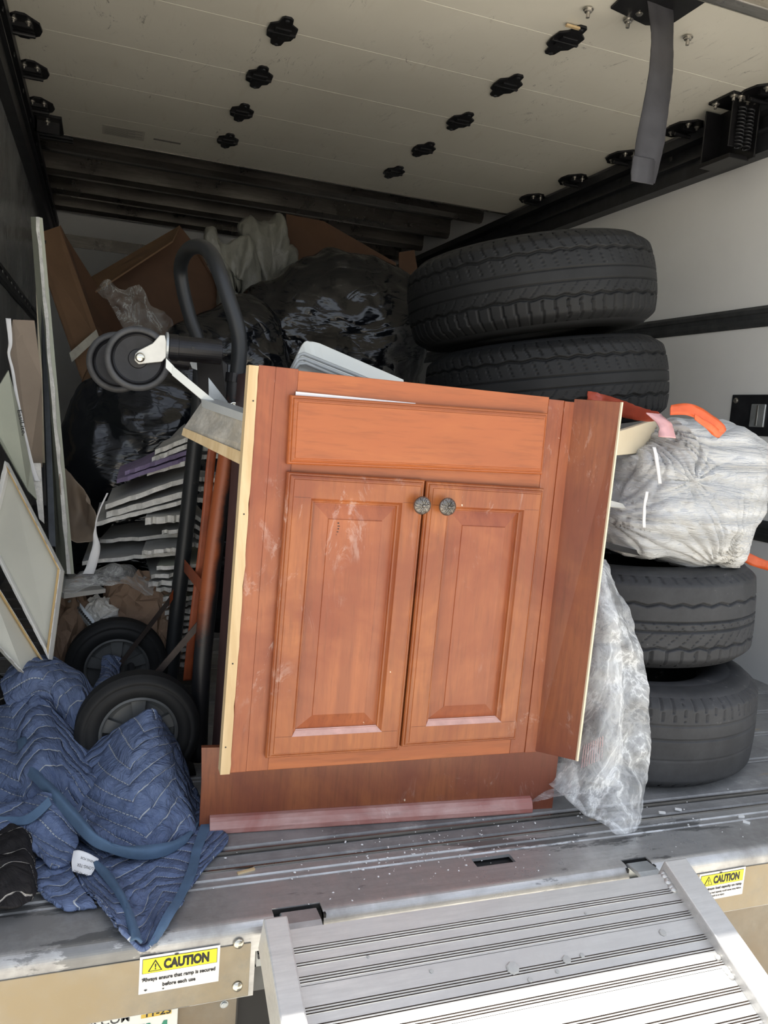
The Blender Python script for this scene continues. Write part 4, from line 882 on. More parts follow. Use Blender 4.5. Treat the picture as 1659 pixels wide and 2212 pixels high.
def wheel(c, label):
    M = frame(c, (0, -1, 0), (1, 0, 0)); Rw = .124
    b = MB(); hwid = .028
    pf = [(.076, .022), (.080, .026), (.092, .0285), (.102, .0285), (.104, .0265), (.106, .0285), (.113, .027), (.119, .021)]
    for hh in (.015, .009, .003, -.003, -.009, -.015): pf += [(.1225, hh + .0024), (Rw, hh + .0012), (Rw, hh - .0012), (.1225, hh - .0024)]
    pf += [(.119, -.021), (.113, -.027), (.092, -.0285), (.080, -.026), (.076, -.022)]
    b.lathe(pf, M, 72, closed=True); t = b.build('rubber_tyre', RUB, HT, smooth=True)
    h = MB(); h.lathe([(.078, .024), (.074, .027), (.071, .024), (.071, .006), (.060, .004), (.030, .006), (.026, .018), (.018, .024), (.009, .024), (.009, -.024), (.026, -.018), (.071, -.006), (.071, -.024), (.078, -.022)], M, 48, closed=True)
    for k in range(5):
        a = k * 2 * math.pi / 5 + .35; X = Vector((math.cos(a), math.sin(a), 0)); Y = Vector((-math.sin(a), math.cos(a), 0))
        h.prism([M @ (X * .022 + Y * s * .009 + Vector((0, 0, z))) for s, z in ((-1, .004), (1, .004), (1, .018), (-1, .018))], [M @ (X * .072 + Y * s * .015 + Vector((0, 0, z))) for s, z in ((-1, .004), (1, .004), (1, .016), (-1, .016))])
    h.build('wheel_hub', HUB, t, smooth=False)
wheel((0.095, 0.5, 0.121), ''); wheel((0.06, 0.9, 0.127), '')
def caster(c, r, yy):
    M = frame(c, (0, -1, 0), (1, 0, 0)); b = MB()
    b.lathe([(r * .80, .010), (r * .84, .0135), (r * .93, .0135), (r, .009), (r, -.009), (r * .93, -.0135), (r * .8, -.012)], M, 56, closed=True)
    t = b.build('caster_tyre', CAST, HT, smooth=True)
    MB().lathe([(r * .81, .011), (r * .78, .009), (r * .75, .011), (r * .70, .009), (r * .3, .008), (r * .28, .012), (.006, .013), (.005, -.013), (r * .78, -.009), (r * .81, -.010)], M, 48, closed=True).build('caster_disc', BLACKMET, t, smooth=False)
caster((0.066, 0.5, 0.875), .062, .5); caster((0.032, 0.62, 0.87), .062, .62)
fk = MB()
def plate(P, t): p = [Vector(q) for q in P]; fk.prism(p, [q + Vector((0, t, 0)) for q in p])
plate([(0.06, 0.478, 0.883), (0.066, 0.478, 0.89), (0.091, 0.478, 0.906), (0.104, 0.478, 0.923), (0.113, 0.478, 0.924), (0.117, 0.478, 0.91), (0.117, 0.478, 0.882), (0.11, 0.478, 0.873), (0.076, 0.478, 0.866), (0.067, 0.478, 0.864), (0.059, 0.478, 0.871)], .003)
FK = fk.build('caster_fork', simple('zinc_fork', (.62, .61, .56), .4, .3, .12, 20), HT, bevel=.001, seg=1); fk = MB()
plate([(0.085, 0.52, 0.901), (0.107, 0.52, 0.921), (0.118, 0.52, 0.924), (0.121, 0.52, 0.884), (0.086, 0.52, 0.878)], .003)
fk.build('fork_arm', MATS['zinc_fork'], FK)
MB().lathe([(.009, 0), (.009, .002), (.006, .004), (.001, .0045)], frame((0.069, 0.476, 0.877), (0, -1, 0)), 24).build('axle_cap', CHROME, FK, smooth=True)
def cyl(a, b, r, nm, mat, par=HT, pf=None):
    a, b = Vector(a), Vector(b); L = (b - a).length
    pf = pf or [(r * .9, 0), (r, .001), (r, L - .001), (r * .9, L), (r * .86, L - .004)]; return MB().lathe(pf, frame(a, b - a), 32).build(nm, mat, par, smooth=False)
cyl((0.116, 0.5, 0.904), (0.122, 0.5, 0.904), .028, 'swivel_ring', GALV); cyl((0.122, 0.5, 0.903), (0.141, 0.5, 0.903), .0265, 'caster_socket', BLACKMET)
ct = cyl((0.13, 0.5, 0.903), (0.225, 0.5, 0.903), .0245, 'caster_tube', BLACKMET); cyl((0.13, 0.62, 0.89), (0.176, 0.62, 0.888), .022, 'caster_tube', BLACKMET)
MB().lathe([(.0035, 0), (.0035, .0006)], frame((0.167, 0.474, 0.904), (0, -1, 0)), 12).build('pin_hole', INK, ct)
MB().slab([(0.188, 0.6, 0.885), (0.238, 0.57, 0.89), (0.25, 0.57, 0.884), (0.251, 0.57, 0.812), (0.198, 0.6, 0.8)], .004).build('toe_plate', BLACKMET, HT, bevel=.002)
for P in ([(0.168, 0.6, 0.896), (0.188, 0.6, 0.898), (0.192, 0.6, 0.868), (0.18, 0.6, 0.871)], [(0.205, 0.52, 0.852), (0.246, 0.52, 0.806), (0.237, 0.52, 0.77), (0.209, 0.52, 0.792)]): MB().slab(P, .003).build('steel_gusset', GALV, HT)
bolt('wing_bolt', (0.261, 0.53, 0.796), (-.3, -1, .2), .008, HT, CHROME)
# toe blade of the hand truck at the deck
MB().box((.10, .52, .002), (.22, .93, .006)).build('toe_blade', BLACKMET, HT)
# pale arm and board with tape
ar = flatbar((0.116, 0.46, 0.87), (0.131, 0.455, 0.856), .018, WHITEP, 'arm_tip'); ar.parent = None; ar.name = 'flat_bar'; me_ = ar.data; me_.transform(Matrix.Translation(world_loc(HT))); tag(ar, 'pale flat metal arm sloping down from the caster wheels to the taped board', 'bar')
bpy.context.view_layer.update()
ab = MB().prism(*[[Vector(p) + Vector((0, .0, 1)) * s * .009 + Vector((0, 1, 0)) * t * .004 for s, t in ((-1, -1), (1, -1), (1, 1), (-1, 1))] for p in ((0.128, 0.455, 0.857), (0.214, 0.4, 0.789))]); ab.build('arm_bar', WHITEP, ar)
TBo = MB().slab([(0.151, 0.43, 0.749), (0.182, 0.42, 0.802), (0.238, 0.232, 0.772), (0.236, 0.226, 0.734), (0.237, 0.224, 0.707)], .03).build('taped_board', TBOARD, bevel=.001)
tag(TBo, 'short wood board covered in dusty clear tape sticking out left of the cabinet', 'board')
MB().slab([(0.18, 0.415, 0.807), (0.237, 0.228, 0.785), (0.238, 0.228, 0.771), (0.182, 0.41, 0.791)], .032).build('tape_roll_edge', GREYP, TBo)
MB().slab([(0.148, 0.426, 0.736), (0.151, 0.426, 0.75), (0.233, 0.222, 0.72), (0.232, 0.22, 0.698), (0.151, 0.426, 0.732)][:4], .03).build('bare_edge', RAW, TBo)

# ================================================================ left side: boards, canvases, drywall scraps
b = board('drywall_sheet', [(-0.198, 1.35, 1.277), (-0.175, 1.3, 1.27), (-0.059, 0.95, 0.353), (-0.097, 1.2, 0.3)], .012, GYPSG, 'tall pale drywall sheet standing on edge against the left wall', 'drywall')
random.seed(2)
ring = [Vector((-0.18, 1.298, 1.269)).lerp(Vector((-0.063, 0.948, 0.354)), i / 24) for i in range(25)]
eb = MB(); A_ = []; B_ = []
for i, p in enumerate(ring): A_.append(p + Vector((-.003 + .003 * random.random(), 0, 0))); B_.append(p + Vector((.005 + .004 * random.random(), -.002, 0)))
rg = A_ + B_[::-1]; eb.prism(rg, [p + Vector((.002, .012, 0)) for p in rg]); eb.build('broken_edge', GYPC, b)
board('metal_stud', [(-0.164, 1.3, 1.082), (-0.153, 1.3, 1.076), (-0.099, 1.1, 0.396), ((-0.115, 1.1, 0.396))], .03, RAILM, 'narrow grey metal stud leaning beside the tall drywall sheet', 'stud')
board('wood_trim_strip', [(-0.208, 1.6, 1.283), (-0.199, 1.6, 1.285), (-0.133, 1.3, 0.6), (-0.148, 1.3, 0.6)], .02, CREAM, 'thin pale strip with nail holes behind the tall drywall sheet', 'trim')
DB = board('drywall_offcut', [(-0.213, 1.1, 0.973), (-0.165, 1.12, 0.978), (-0.143, 1.1, 0.83), (-0.133, 1.05, 0.608), (-0.159, 1, 0.622), (-0.217, 1.05, 0.89)], .012, BROWNP, 'brown backed drywall offcut leaning at the far left with a torn printed edge strip', 'drywall')
random.seed(8)
P_ = [(20, 690), (22, 740), (19, 765), (26, 800), (34, 850), (44, 905), (54, 955), (66, 1000)]
tl = []; tr = []
for i, (a, c) in enumerate(smooth_path([Vector((a, c, 0)) for a, c in P_], 4)[0:0]): pass
tp = [(-0.218, 1.04, 0.97), (-0.212, 1.04, 0.912), (-0.215, 1.04, 0.884), (-0.205, 1.03, 0.845), (-0.195, 1.02, 0.79), (-0.182, 1.01, 0.728), (-0.169, 1, 0.673), (-0.155, 0.99, 0.62), (-0.14, 0.98, 0.579)]
ribbon('edge_tape', tp, [Vector((.012, 0, .0)), Vector((.006, 0, 0)), Vector((.008, 0, 0)), Vector((.011, 0, 0)), Vector((.013, 0, 0))], WPAPER, DB, solid=.001, amp=.003)
tx = Vector((-0.17, 0.972, 0.663)) - Vector((-0.188, 0.985, 0.745))
text('lettering', 'EasiLite,', tuple(Vector((-0.188, 0.98, 0.751))), tx, tx.cross(Vector((0, 1, 0))), .0095, INK, DB, bold=.01, width=.062)
board('drywall_offcut', [(-0.256, 0.98, 0.751), (-0.211, 1, 0.844), (-0.187, 1, 0.756), (-0.155, 0.97, 0.619), (-0.135, 0.92, 0.54), (-0.156, 0.92, 0.562), (-0.252, 0.95, 0.73)], .012, GYPSG, 'pale green drywall offcut leaning left of the brown backed one', 'drywall')
board('drywall_offcut', [(-0.157, 1, 0.622), (-0.134, 1, 0.623), (-0.12, 0.95, 0.48), (-0.132, 0.95, 0.491)], .012, GYPC, 'ragged narrow drywall strip hanging below the printed edge', 'drywall')
def canvas(A, Bp, Cp, Dp, lbl):
    A, Bp, Cp, Dp = map(Vector, (A, Bp, Cp, Dp)); n = (Bp - A).cross(Dp - A).normalized()
    if n.y > 0: n = -n                       # towards the viewer
    root = thing('stretched_canvas', lbl, 'canvas', (A + Bp + Cp + Dp) / 4, 'white canvases leaning on the left wall')
    c = (A + Bp + Cp + Dp) / 4; q = [A, Bp, Cp, Dp]
    def ins(t, h): return [p.lerp(c, t) + n * h for p in q]
    MB().prism(ins(.0, -.004), ins(.0, -.0015)).build('canvas_sheet', CANVAS, root)
    for i in range(4):
        a, b_ = q[i], q[(i + 1) % 4]; a2, b2 = a.lerp(c, .10), b_.lerp(c, .10); a3, b3 = a.lerp(c, .022), b_.lerp(c, .022)
        f = MB().prism([a3, b3, b2, a2], [p + n * .014 for p in (a3, b3, b2, a2)]); f.build('stretcher_bar', STRETCH if i < 2 else CANVASE, root, bevel=.001, seg=1)
        e = MB().prism([a, b_, b3, a3], [p + n * .0155 for p in (a, b_, b3, a3)]); o = e.build('canvas_edge', CANVASE, root)
        for k in range(6):
            p = a.lerp(b_, (k + .5) / 6).lerp(c, .011) + n * .016; dd = (b_ - a).normalized()
            MB().tube([p - dd * .006, p + dd * .006], .0006, 5).build('staple', STEEL, o)
    return root
canvas((-0.198, 0.9, 0.628), (-0.065, 0.74, 0.404), (-0.081, 0.66, 0.225), (-0.227, 0.84, 0.456), 'stretched canvas seen from behind with wooden stretcher bars at the left edge')
canvas((-0.231, 0.74, 0.422), (-0.094, 0.66, 0.21), (-0.128, 0.6, 0.206), (-0.248, 0.68, 0.32), 'lower stretched canvas half hidden under the first one above the blue blanket')
# scraps: near edge given by two points, going back into the truck
random.seed(12); GRP = 'drywall scraps piled behind the hand truck'
def scrap(a, b, t, dep, mat, label, tilt=0.0, grp=GRP, nm='drywall_scrap', core=GYPC):
    a, b = Vector(a), Vector(b); n = 14; ring = []
    for i in range(n + 1): ring.append(a.lerp(b, i / n) + Vector((0, random.uniform(-.012, .012), 0)))
    back = [a + Vector((random.uniform(0, .05), dep, tilt)), b + Vector((0, dep, tilt))]
    top = ring + back[::-1]; bot = [p - Vector((0, random.uniform(0, .004), t)) for p in top]
    vs = [tuple(p) for p in top + bot]; m_ = len(top); fs = [tuple(range(m_)), tuple(range(2 * m_ - 1, m_ - 1, -1))] + [(i, (i + 1) % m_, m_ + (i + 1) % m_, m_ + i) for i in range(m_)]
    me = bpy.data.meshes.new(nm); me.from_pydata(vs, [], fs); me.update()
    o = link(nm, me, mat); me.materials.append(core)
    for i in range(n): me.polygons[2 + i].material_index = 1
    return tag(o, label, 'drywall', grp)
SC_ = [
 ((0.141, 1.06, 0.668), (0.235, 1, 0.718), .0127, GYPS, 'topmost white drywall scrap of the pile left of the far rail'),
 ((0.133, 1.05, 0.648), (0.236, 1, 0.701), .0127, GYPS, 'second white drywall scrap from the top of the pile'),
 ((0.067, 1.06, 0.607), (0.237, 1, 0.683), .011, PURP, 'upper purple drywall scrap in the pile'),
 ((0.047, 1.05, 0.585), (0.237, 1, 0.666), .011, PURP, 'lower purple drywall scrap in the pile'),
 ((0.122, 1.04, 0.612), (0.238, 1, 0.655), .0127, GYPS, 'white drywall scrap directly under the purple ones'),
 ((0.021, 1.03, 0.521), (0.227, 0.99, 0.609), .013, GYPS, 'long white drywall scrap with torn edge in the middle of the pile'),
 ((0.024, 1.03, 0.501), (0.229, 0.99, 0.572), .016, GYPS, 'crumbling double layer drywall scrap under the long torn one'),
 ((-0.003, 1.03, 0.474), (0.23, 0.99, 0.55), .011, GYPS, 'long thin drywall scrap reaching towards the kraft paper sheet'),
 ((0.118, 0.98, 0.497), (0.217, 0.96, 0.51), .018, GYPS, 'short thick drywall block left of the far rail'),
 ((0.163, 1, 0.461), (0.22, 0.98, 0.472), .010, GYPS, 'small grey drywall scrap below the thick block'),
 ((0.01, 1.1, 0.416), (0.241, 1.05, 0.449), .010, GYPS, 'wide grey drywall sheet in shade under the small scrap'),
 ((-0.031, 1.04, 0.369), (0.225, 1, 0.409), .010, GYPS, 'wide grey drywall sheet above the clear plastic'),
 ((0.113, 0.97, 0.411), (0.221, 0.96, 0.424), .010, GYPS, 'narrow grey drywall scrap lying on the wide sheet')]
for a, b_, t, m_, lb in SC_: scrap(a, b_, t, .26, m_, lb, tilt=.02, core=PURP if m_ is PURP else GYPC)
y_ = 1222
ORD = ('first second third fourth fifth sixth seventh eighth ninth tenth eleventh twelfth thirteenth fourteenth lowest').split()
gl = '%s drywall scrap from the top seen low between the two hand truck rails'
for k in range(15):
    j = random.uniform(-8, 8)
    a = Vector([(0.149, 0.97, 0.372)][0]) ; 
    p0 = [[(0.151, 0.97, 0.372), (0.138, 0.97, 0.35), (0.132, 0.97, 0.33), (0.153, 0.97, 0.313), (0.171, 0.97, 0.288), (0.163, 0.97, 0.271), (0.177, 0.97, 0.253), (0.171, 0.97, 0.236), (0.183, 0.97, 0.218), (0.174, 0.97, 0.201), (0.182, 0.97, 0.183), (0.188, 0.97, 0.165), (0.18, 0.97, 0.148), (0.187, 0.97, 0.13), (0.178, 0.97, 0.11)]][0][k]
    p1 = [[(0.295, 0.95, 0.385), (0.292, 0.95, 0.36), (0.295, 0.95, 0.342), (0.299, 0.95, 0.322), (0.297, 0.95, 0.3), (0.296, 0.95, 0.282), (0.299, 0.95, 0.265), (0.298, 0.95, 0.246), (0.301, 0.95, 0.228), (0.299, 0.95, 0.21), (0.303, 0.95, 0.192), (0.301, 0.95, 0.174), (0.299, 0.95, 0.157), (0.303, 0.95, 0.139), (0.301, 0.95, 0.117)]][0][k]
    scrap(p0, p1, .0085 + random.random() * .004, .26, GYPS if k % 4 else GYPSG, gl % ORD[k])
gl2 = '%s drywall scrap from the top wedged between the far rail and cabinet'
for (x0, y0, x1, y1) in ((432, 972, 470, 968), (430, 990, 468, 985), (432, 1035, 470, 1040), (428, 1060, 468, 1055), (425, 1078, 465, 1085), (420, 1110, 460, 1140), (418, 1128, 458, 1158), (416, 1146, 456, 1174), (414, 1168, 454, 1176)): pass
P0s = [(0.247, 0.99, 0.686), (0.246, 0.99, 0.664), (0.249, 0.99, 0.608), (0.248, 0.99, 0.58), (0.246, 0.99, 0.553), (0.241, 0.99, 0.509), (0.24, 0.99, 0.486), (0.239, 0.99, 0.461), (0.24, 0.99, 0.434)]
P1s = [(0.294, 0.93, 0.699), (0.293, 0.93, 0.675), (0.296, 0.93, 0.611), (0.294, 0.93, 0.591), (0.294, 0.93, 0.553), (0.298, 0.93, 0.482), (0.296, 0.93, 0.458), (0.295, 0.93, 0.436), (0.293, 0.93, 0.431)]
for k, (a, b_) in enumerate(zip(P0s, P1s)): scrap(a, b_, .0115, .22, GYPS, gl2 % ORD[k])
# torn paper and curled sheet
tag(ribbon('torn_paper_strip', [(0.024, 0.96, 0.559), (0.004, 0.95, 0.507), (-0.002, 0.95, 0.46), (0.002, 0.94, 0.426), (-0.007, 0.93, 0.381), (-0.015, 0.93, 0.358)], [Vector((.004, 0, .0)), Vector((.003, 0, 0)), Vector((.022, 0, .0)), Vector((.026, 0, 0))], WPAPER, amp=.004), 'narrow torn white paper strip dangling left of the drywall pile', 'paper')
tag(grid_mesh('curled_paper_sheet', [
    [(-0.094, 1.05, 0.616), (-0.076, 1.1, 0.6), (-0.054, 1.15, 0.566), (-0.017, 1.12, 0.514)],
    [(-0.088, 1.02, 0.542), (-0.069, 1.12, 0.519), (-0.044, 1.18, 0.493), (-0.005, 1.06, 0.491)],
    [(-0.074, 1.04, 0.48), (-0.062, 1.14, 0.453), (-0.033, 1.14, 0.46), (-0.003, 1.04, 0.445)],
    [(-0.066, 1.02, 0.429), (-0.046, 1.02, 0.417), (-0.019, 1.02, 0.424), (-0.004, 1.03, 0.425)]], BROWNP, amp=.008, sc=8, ramp_=.006, solid=.002), 'curled sheet of brown drywall paper behind the tall drywall edge', 'paper')
def crumple(name, c, rad, mat, seed, amp=.25, ratio=.16):
    bm = bmesh.new(); bmesh.ops.create_icosphere(bm, subdivisions=5, radius=1)
    rnd = random.Random(seed)
    for v in bm.verts:
        q = v.co + Vector((seed * 3.1, 0, 0))
        k = 1 + amp * (ridge(q, 1.6, 3) - 1.1) + amp * .8 * fbm(q, 1.3, 3) + .03 * rnd.random()
        v.co = Vector((v.co.x * rad[0] * k, v.co.y * rad[1] * k, v.co.z * rad[2] * k)) + Vector(c)
    me = bpy.data.meshes.new(name); bm.to_mesh(me); bm.free()
    o = link(name, me, mat); d_ = o.modifiers.new('creases', 'DECIMATE'); d_.ratio = ratio
    return o
tag(crumple('crumpled_kraft_paper', (0.114, 1.03, 0.204), (.115, .075, .125), KRAFT, 2), 'ball of crumpled brown kraft paper above the far wheel', 'paper')
tag(crumple('crumpled_kraft_paper', (-0.057, 1, 0.203), (.055, .06, .115), KRAFT, 5), 'crumpled brown paper tucked beside the canvas left of the far wheel', 'paper')
tag(crumple('crumpled_kraft_paper', (0.175, 0.985, 0.146), (.05, .04, .10), KRAFT, 9), 'small crumpled piece of kraft paper between far wheel and far rail', 'paper')
tag(grid_mesh('clear_plastic_bag', [
    [(-0.069, 0.95, 0.344), (-0.016, 1, 0.361), (0.046, 1.05, 0.368), (0.099, 1.05, 0.364), (0.152, 1, 0.319)],
    [(-0.068, 0.86, 0.347), (-0.015, 0.88, 0.362), (0.038, 0.9, 0.37), (0.095, 0.92, 0.348), (0.14, 0.9, 0.311)],
    [(-0.067, 0.8, 0.336), (-0.023, 0.8, 0.343), (0.017, 0.8, 0.35), (0.069, 0.82, 0.356), (0.114, 0.84, 0.32)]], CLEAR, amp=.012, sc=10, ramp_=.012, rsc=8, solid=0, k=12), 'flat clear plastic bag lying over brown paper left of the drywall pile', 'plastic bag')
board('drywall_offcut', [(-0.067, 0.86, 0.325), (0.027, 0.9, 0.327), (0.027, 0.9, 0.317), (-0.067, 0.86, 0.312)], .2, GYPS, 'pale board edge under the clear plastic bag', 'drywall')
v_ = board('metal_vent_strip', [(-0.057, 0.95, 0.287), (-0.04, 0.96, 0.287), (0.008, 0.94, 0.23), (-0.007, 0.935, 0.224)], .01, GALV, 'perforated metal strip lying across the brown paper', 'metal strip')
for i in range(11):
    a = Vector((-0.055, 0.948, 0.283)).lerp(Vector((-0.008, 0.933, 0.228)), (i + .5) / 11); MB().box((-.005, -.001, -.0015), (.005, .001, .0015), Matrix.Translation(a + Vector((.006, 0, 0))) @ Matrix.Rotation(.4, 4, 'Y')).build('slot', INK, v_)
gbm = pouch('paper_scraps', [(-0.019, 0.98, 0.275), (0.025, 0.98, 0.286), (0.049, 0.98, 0.25), (0.044, 0.98, 0.219), (0.016, 0.98, 0.211), (-0.012, 0.98, 0.226)], .03, GYPC, n=40, m=20, amp=.02, sc=20, ra=.02, rs=24, seed=8, facet=True)
tag(gbm, 'small heap of torn paper and plaster scraps beside the perforated strip', 'scraps', kind='stuff')
board('cardboard_box', [(-0.101, 1.3, 0.279), (-0.005, 1.3, 0.28), (0.003, 1.2, 0.031), (-0.107, 1.2, 0.035)], .3, CARD2, 'dark brown box under the plastic and paper behind the far wheel', 'box')

# ================================================================ quilted moving blankets
BL = thing('moving_blanket', 'blue quilted moving blanket with white chevron stitching draped over the sill', 'blanket', (.1, .3, 0))
kw = dict(amp=.006, sc=16, ramp_=.009, rsc=8, solid=.006, k=14, deck=.007)
grid_mesh('quilted_cloth', [
    [(0.007, 0.5, 0.094), (0.054, 0.455, 0.143), (0.108, 0.43, 0.19), (0.132, 0.44, 0.174), (0.162, 0.48, 0.111)],
    [(-0.031, 0.48, 0.066), (0.021, 0.4, 0.094), (0.089, 0.36, 0.148), (0.146, 0.37, 0.13), (0.195, 0.44, 0.046)],
    [(-0.064, 0.42, 0.059), (0.01, 0.34, 0.062), (0.088, 0.3, 0.102), (0.156, 0.32, 0.072), (0.211, 0.39, 0.005)],
    [(-0.053, 0.36, 0.041), (0.018, 0.28, 0.042), (0.088, 0.25, 0.053), (0.162, 0.28, 0.038), (0.214, 0.345, -0.008)],
    [(-0.028, 0.3, 0.024), (0.023, 0.23, 0.023), (0.094, 0.19, 0.019), (0.159, 0.235, 0.003), (0.21, 0.32, -0.016)]], QBLUE, BL, **kw)
grid_mesh('quilted_cloth', [
    [(-0.045, 0.36, 0.004), (0.028, 0.31, 0.005), (0.099, 0.27, -0.004), (0.168, 0.3, -0.01), (0.214, 0.335, 0.001)],
    [(-0.034, 0.28, 0.002), (0.028, 0.23, -0.004), (0.095, 0.19, -0.007), (0.168, 0.23, -0.011), (0.238, 0.275, -0.005)],
    [(-0.018, 0.2, 0.004), (0.031, 0.15, 0.001), (0.083, 0.1, 0.01), (0.145, 0.145, -0.002), (0.246, 0.235, -0.004)],
    [(0.006, 0.12, 0.015), (0.044, 0.055, 0.015), (0.082, 0.04, 0.002), (0.122, 0.08, -0), (0.204, 0.17, -0.006)],
    [(0.026, 0.08, 0.011), (0.054, 0, 0.017), (0.081, -0.028, 0.001), (0.108, -0.01, 0.015), (0.156, 0.085, -0)]], QBLUE, BL, seed=3, uo=.31, **kw)
grid_mesh('quilted_cloth', [
    [(-0.176, 0.64, 0.188), (-0.144, 0.68, 0.222), (-0.094, 0.7, 0.223), (-0.036, 0.68, 0.197), (0.011, 0.6, 0.173)],
    [(-0.168, 0.6, 0.173), (-0.124, 0.6, 0.223), (-0.066, 0.6, 0.213), (-0.014, 0.57, 0.177), (0.012, 0.55, 0.148)],
    [(-0.151, 0.58, 0.15), (-0.104, 0.57, 0.191), (-0.06, 0.55, 0.172), (-0.025, 0.53, 0.133), (0.011, 0.52, 0.113)],
    [(-0.127, 0.6, 0.151), (-0.09, 0.58, 0.145), (-0.059, 0.57, 0.119), (-0.038, 0.55, 0.094), (-0.011, 0.54, 0.084)]], QBLUE, BL, seed=6, uo=.7, **kw)
grid_mesh('quilted_cloth', [
    [(-0.228, 0.62, 0.109), (-0.162, 0.6, 0.153), (-0.108, 0.58, 0.18), (-0.057, 0.55, 0.142), (-0.016, 0.52, 0.107)],
    [(-0.215, 0.52, 0.092), (-0.148, 0.51, 0.12), (-0.096, 0.48, 0.148), (-0.042, 0.46, 0.112), (0.017, 0.45, 0.076)],
    [(-0.204, 0.44, 0.071), (-0.139, 0.42, 0.091), (-0.086, 0.39, 0.12), (-0.032, 0.38, 0.093), (0.021, 0.36, 0.069)],
    [(-0.195, 0.38, 0.045), (-0.133, 0.37, 0.053), (-0.09, 0.35, 0.075), (-0.042, 0.35, 0.05), (0.011, 0.33, 0.028)],
    [(-0.188, 0.33, 0.018), (-0.127, 0.31, 0.027), (-0.082, 0.31, 0.03), (-0.036, 0.3, 0.022), (0.004, 0.3, 0.009)]], QBLUE, BL, seed=9, uo=1.1, **kw)
grid_mesh('quilted_cloth', [
    [(-0.191, 0.35, 0.06), (-0.115, 0.33, 0.064), (-0.072, 0.31, 0.093), (-0.059, 0.3, 0.088)],
    [(-0.183, 0.29, 0.063), (-0.107, 0.28, 0.064), (-0.058, 0.27, 0.064), (-0.015, 0.25, 0.037)],
    [(-0.18, 0.27, 0.058), (-0.1, 0.25, 0.052), (-0.056, 0.235, 0.043), (-0.017, 0.225, 0.024)],
    [(-0.107, 0.25, 0.028), (-0.075, 0.21, 0.03), (-0.049, 0.185, 0.023), (-0.024, 0.2, 0.016)]], QBLUE, BL, seed=12, uo=1.6, **kw)
grid_mesh('quilted_cloth', [
    [(-0.09, 0.24, 0.015), (-0.062, 0.235, 0.01), (-0.039, 0.22, 0.011), (-0.025, 0.22, 0.011)],
    [(-0.083, 0.18, 0.016), (-0.058, 0.17, 0.015), (-0.034, 0.165, 0.01), (-0.016, 0.18, 0.007)],
    [(-0.07, 0.14, 0.011), (-0.044, 0.11, 0.003), (-0.021, 0.1, 0.009), (0.006, 0.11, 0.011)],
    [(-0.048, 0.11, 0.005), (-0.031, 0.1, 0.002), (-0.007, 0.085, 0.005), (0.02, 0.08, 0.01)]], QBLUE, BL, seed=15, uo=2.0, **kw)
grid_mesh('quilted_cloth', [
    [(0.025, 0.86, 0.167), (0.044, 0.85, 0.174), (0.069, 0.86, 0.158)],
    [(0.017, 0.78, 0.15), (0.04, 0.76, 0.162), (0.065, 0.78, 0.143)],
    [(0.004, 0.66, 0.143), (0.03, 0.62, 0.165), (0.053, 0.66, 0.141)]], QBLUE, BL, seed=18, uo=2.3, **kw)
grid_mesh('binding', [
    [(-0.13, 0.475, 0.124), (-0.118, 0.47, 0.132), (-0.107, 0.47, 0.124)],
    [(-0.112, 0.4, 0.1), (-0.1, 0.39, 0.108), (-0.089, 0.39, 0.101)],
    [(-0.069, 0.315, 0.088), (-0.058, 0.305, 0.099), (-0.047, 0.31, 0.091)],
    [(-0.027, 0.255, 0.062), (-0.018, 0.245, 0.078), (-0.006, 0.25, 0.067)],
    [(0.015, 0.205, 0.04), (0.024, 0.2, 0.055), (0.032, 0.205, 0.046)],
    [(0.086, 0.178, 0.023), (0.088, 0.175, 0.04), (0.09, 0.185, 0.042)],
    [(0.156, 0.22, 0.006), (0.154, 0.215, 0.023), (0.154, 0.225, 0.026)],
    [(0.208, 0.31, -0.017), (0.207, 0.31, -0.002), (0.206, 0.315, 0.005)]], BIND, BL, amp=.002, ramp_=.002, solid=.004, k=10, deck=.012)
grid_mesh('binding', [
    [(0.012, 0.185, 0.019), (0.018, 0.18, 0.026), (0.025, 0.18, 0.02)],
    [(0.03, 0.145, 0.018), (0.036, 0.14, 0.026), (0.042, 0.14, 0.019)],
    [(0.051, 0.085, 0.016), (0.056, 0.08, 0.025), (0.062, 0.075, 0.021)],
    [(0.061, 0.035, 0.012), (0.066, 0.03, 0.02), (0.073, 0.03, 0.014)],
    [(0.068, -0.018, 0.01), (0.074, -0.024, 0.017), (0.081, -0.026, 0.011)]], BIND, BL, amp=.002, ramp_=.002, solid=.004, k=10, deck=.012)
grid_mesh('binding', [
    [(0.213, 0.325, 0.012), (0.222, 0.32, 0.008), (0.23, 0.31, 0.005)],
    [(0.182, 0.22, 0.006), (0.19, 0.215, 0.005), (0.198, 0.215, 0)],
    [(0.157, 0.125, 0.005), (0.164, 0.12, 0.006), (0.172, 0.12, 0.003)],
    [(0.112, 0.01, 0.021), (0.119, 0.01, 0.02), (0.127, 0.015, 0.016)],
    [(0.089, -0.028, 0.006), (0.096, -0.026, 0.006), (0.103, -0.02, 0.005)]], BIND, BL, amp=.002, ramp_=.002, solid=.004, k=10, deck=.012)
grid_mesh('binding', [
    [(-0.183, 0.285, 0.071), (-0.125, 0.28, 0.068), (-0.095, 0.275, 0.072), (-0.063, 0.285, 0.096)],
    [(-0.181, 0.275, 0.062), (-0.122, 0.265, 0.061), (-0.088, 0.26, 0.065), (-0.057, 0.275, 0.087)]], BIND, BL, amp=.002, ramp_=.002, solid=.004, k=10, deck=.012)
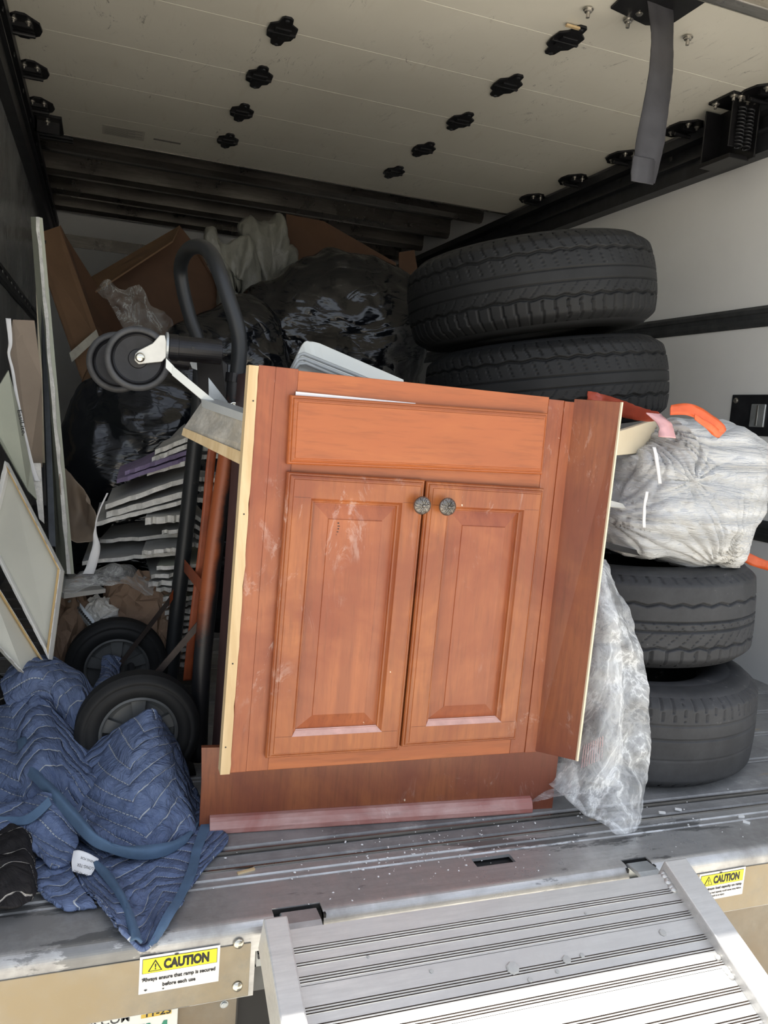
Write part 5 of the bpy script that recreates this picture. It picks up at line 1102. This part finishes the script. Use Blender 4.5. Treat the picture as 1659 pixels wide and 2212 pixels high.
LT = grid_mesh('care_label', [
    [(-0.019, 0.205, 0.036), (-0.01, 0.2, 0.039), (0.004, 0.195, 0.035), (0.022, 0.19, 0.025)],
    [(-0.021, 0.19, 0.025), (-0.011, 0.182, 0.025), (0.001, 0.178, 0.024), (0.017, 0.175, 0.021)],
    [(-0.019, 0.175, 0.017), (-0.009, 0.165, 0.018), (0.001, 0.16, 0.017), (0.01, 0.16, 0.008)]], WPAPER, BL, deck=.016, amp=.001, ramp_=.001, solid=.0006, k=6); LT['label'] = 'crinkled white care label printed upside down'
for tx_, px_, py_, wd in (('DO NO BRO', (198, 1878), 0, .028), ('LONG-TERM', (207, 1865), 0, .032), ('NOT FOR', (203, 1851), 0, .026), ('STORAGE', (190, 1842), 0, .02)):
    pass
def ltext(body, P, Q, h): 
    P, Q = Vector(P), Vector(Q); X = Q - P; Y = X.cross(Vector((0, 1, .2))); text('lettering', body, P, X, Y if Y.z < 0 else -Y, h, INK, LT, width=X.length, bold=.005)
ltext('DO NO BRO', (0.005, 0.158, 0.018), (-0.016, 0.166, 0.025), .006)
ltext('LONG-TER', (0.014, 0.166, 0.025), (-0.011, 0.172, 0.032), .006)
ltext('NING FOR', (0.015, 0.178, 0.029), (-0.006, 0.183, 0.037), .0045)
bk = grid_mesh('moving_blanket', [
    [(-0.183, 0.29, 0.061), (-0.131, 0.27, 0.063), (-0.104, 0.25, 0.061), (-0.087, 0.25, 0.045)],
    [(-0.174, 0.22, 0.052), (-0.12, 0.2, 0.056), (-0.095, 0.19, 0.056), (-0.077, 0.2, 0.034)],
    [(-0.167, 0.17, 0.049), (-0.114, 0.14, 0.052), (-0.088, 0.14, 0.047), (-0.078, 0.17, 0.029)],
    [(-0.16, 0.12, 0.04), (-0.11, 0.1, 0.041), (-0.084, 0.1, 0.04), (-0.07, 0.13, 0.022)],
    [(-0.156, 0.09, 0.024), (-0.107, 0.075, 0.026), (-0.086, 0.08, 0.028), (-0.073, 0.1, 0.025)]], QBLACK, None, **kw); tag(bk, 'black quilted moving blanket with pale stitching at the lower left edge', 'blanket')
bk = grid_mesh('moving_blanket', [
    [(-0.247, 0.75, 0.187), (-0.197, 0.72, 0.179), (-0.172, 0.7, 0.158)],
    [(-0.237, 0.68, 0.158), (-0.188, 0.66, 0.153), (-0.161, 0.64, 0.138)],
    [(-0.228, 0.62, 0.109), (-0.183, 0.6, 0.115), (-0.161, 0.6, 0.113)]], QBLACK, None, **kw); tag(bk, 'dark blanket fold behind the blue blanket at the left edge', 'blanket')
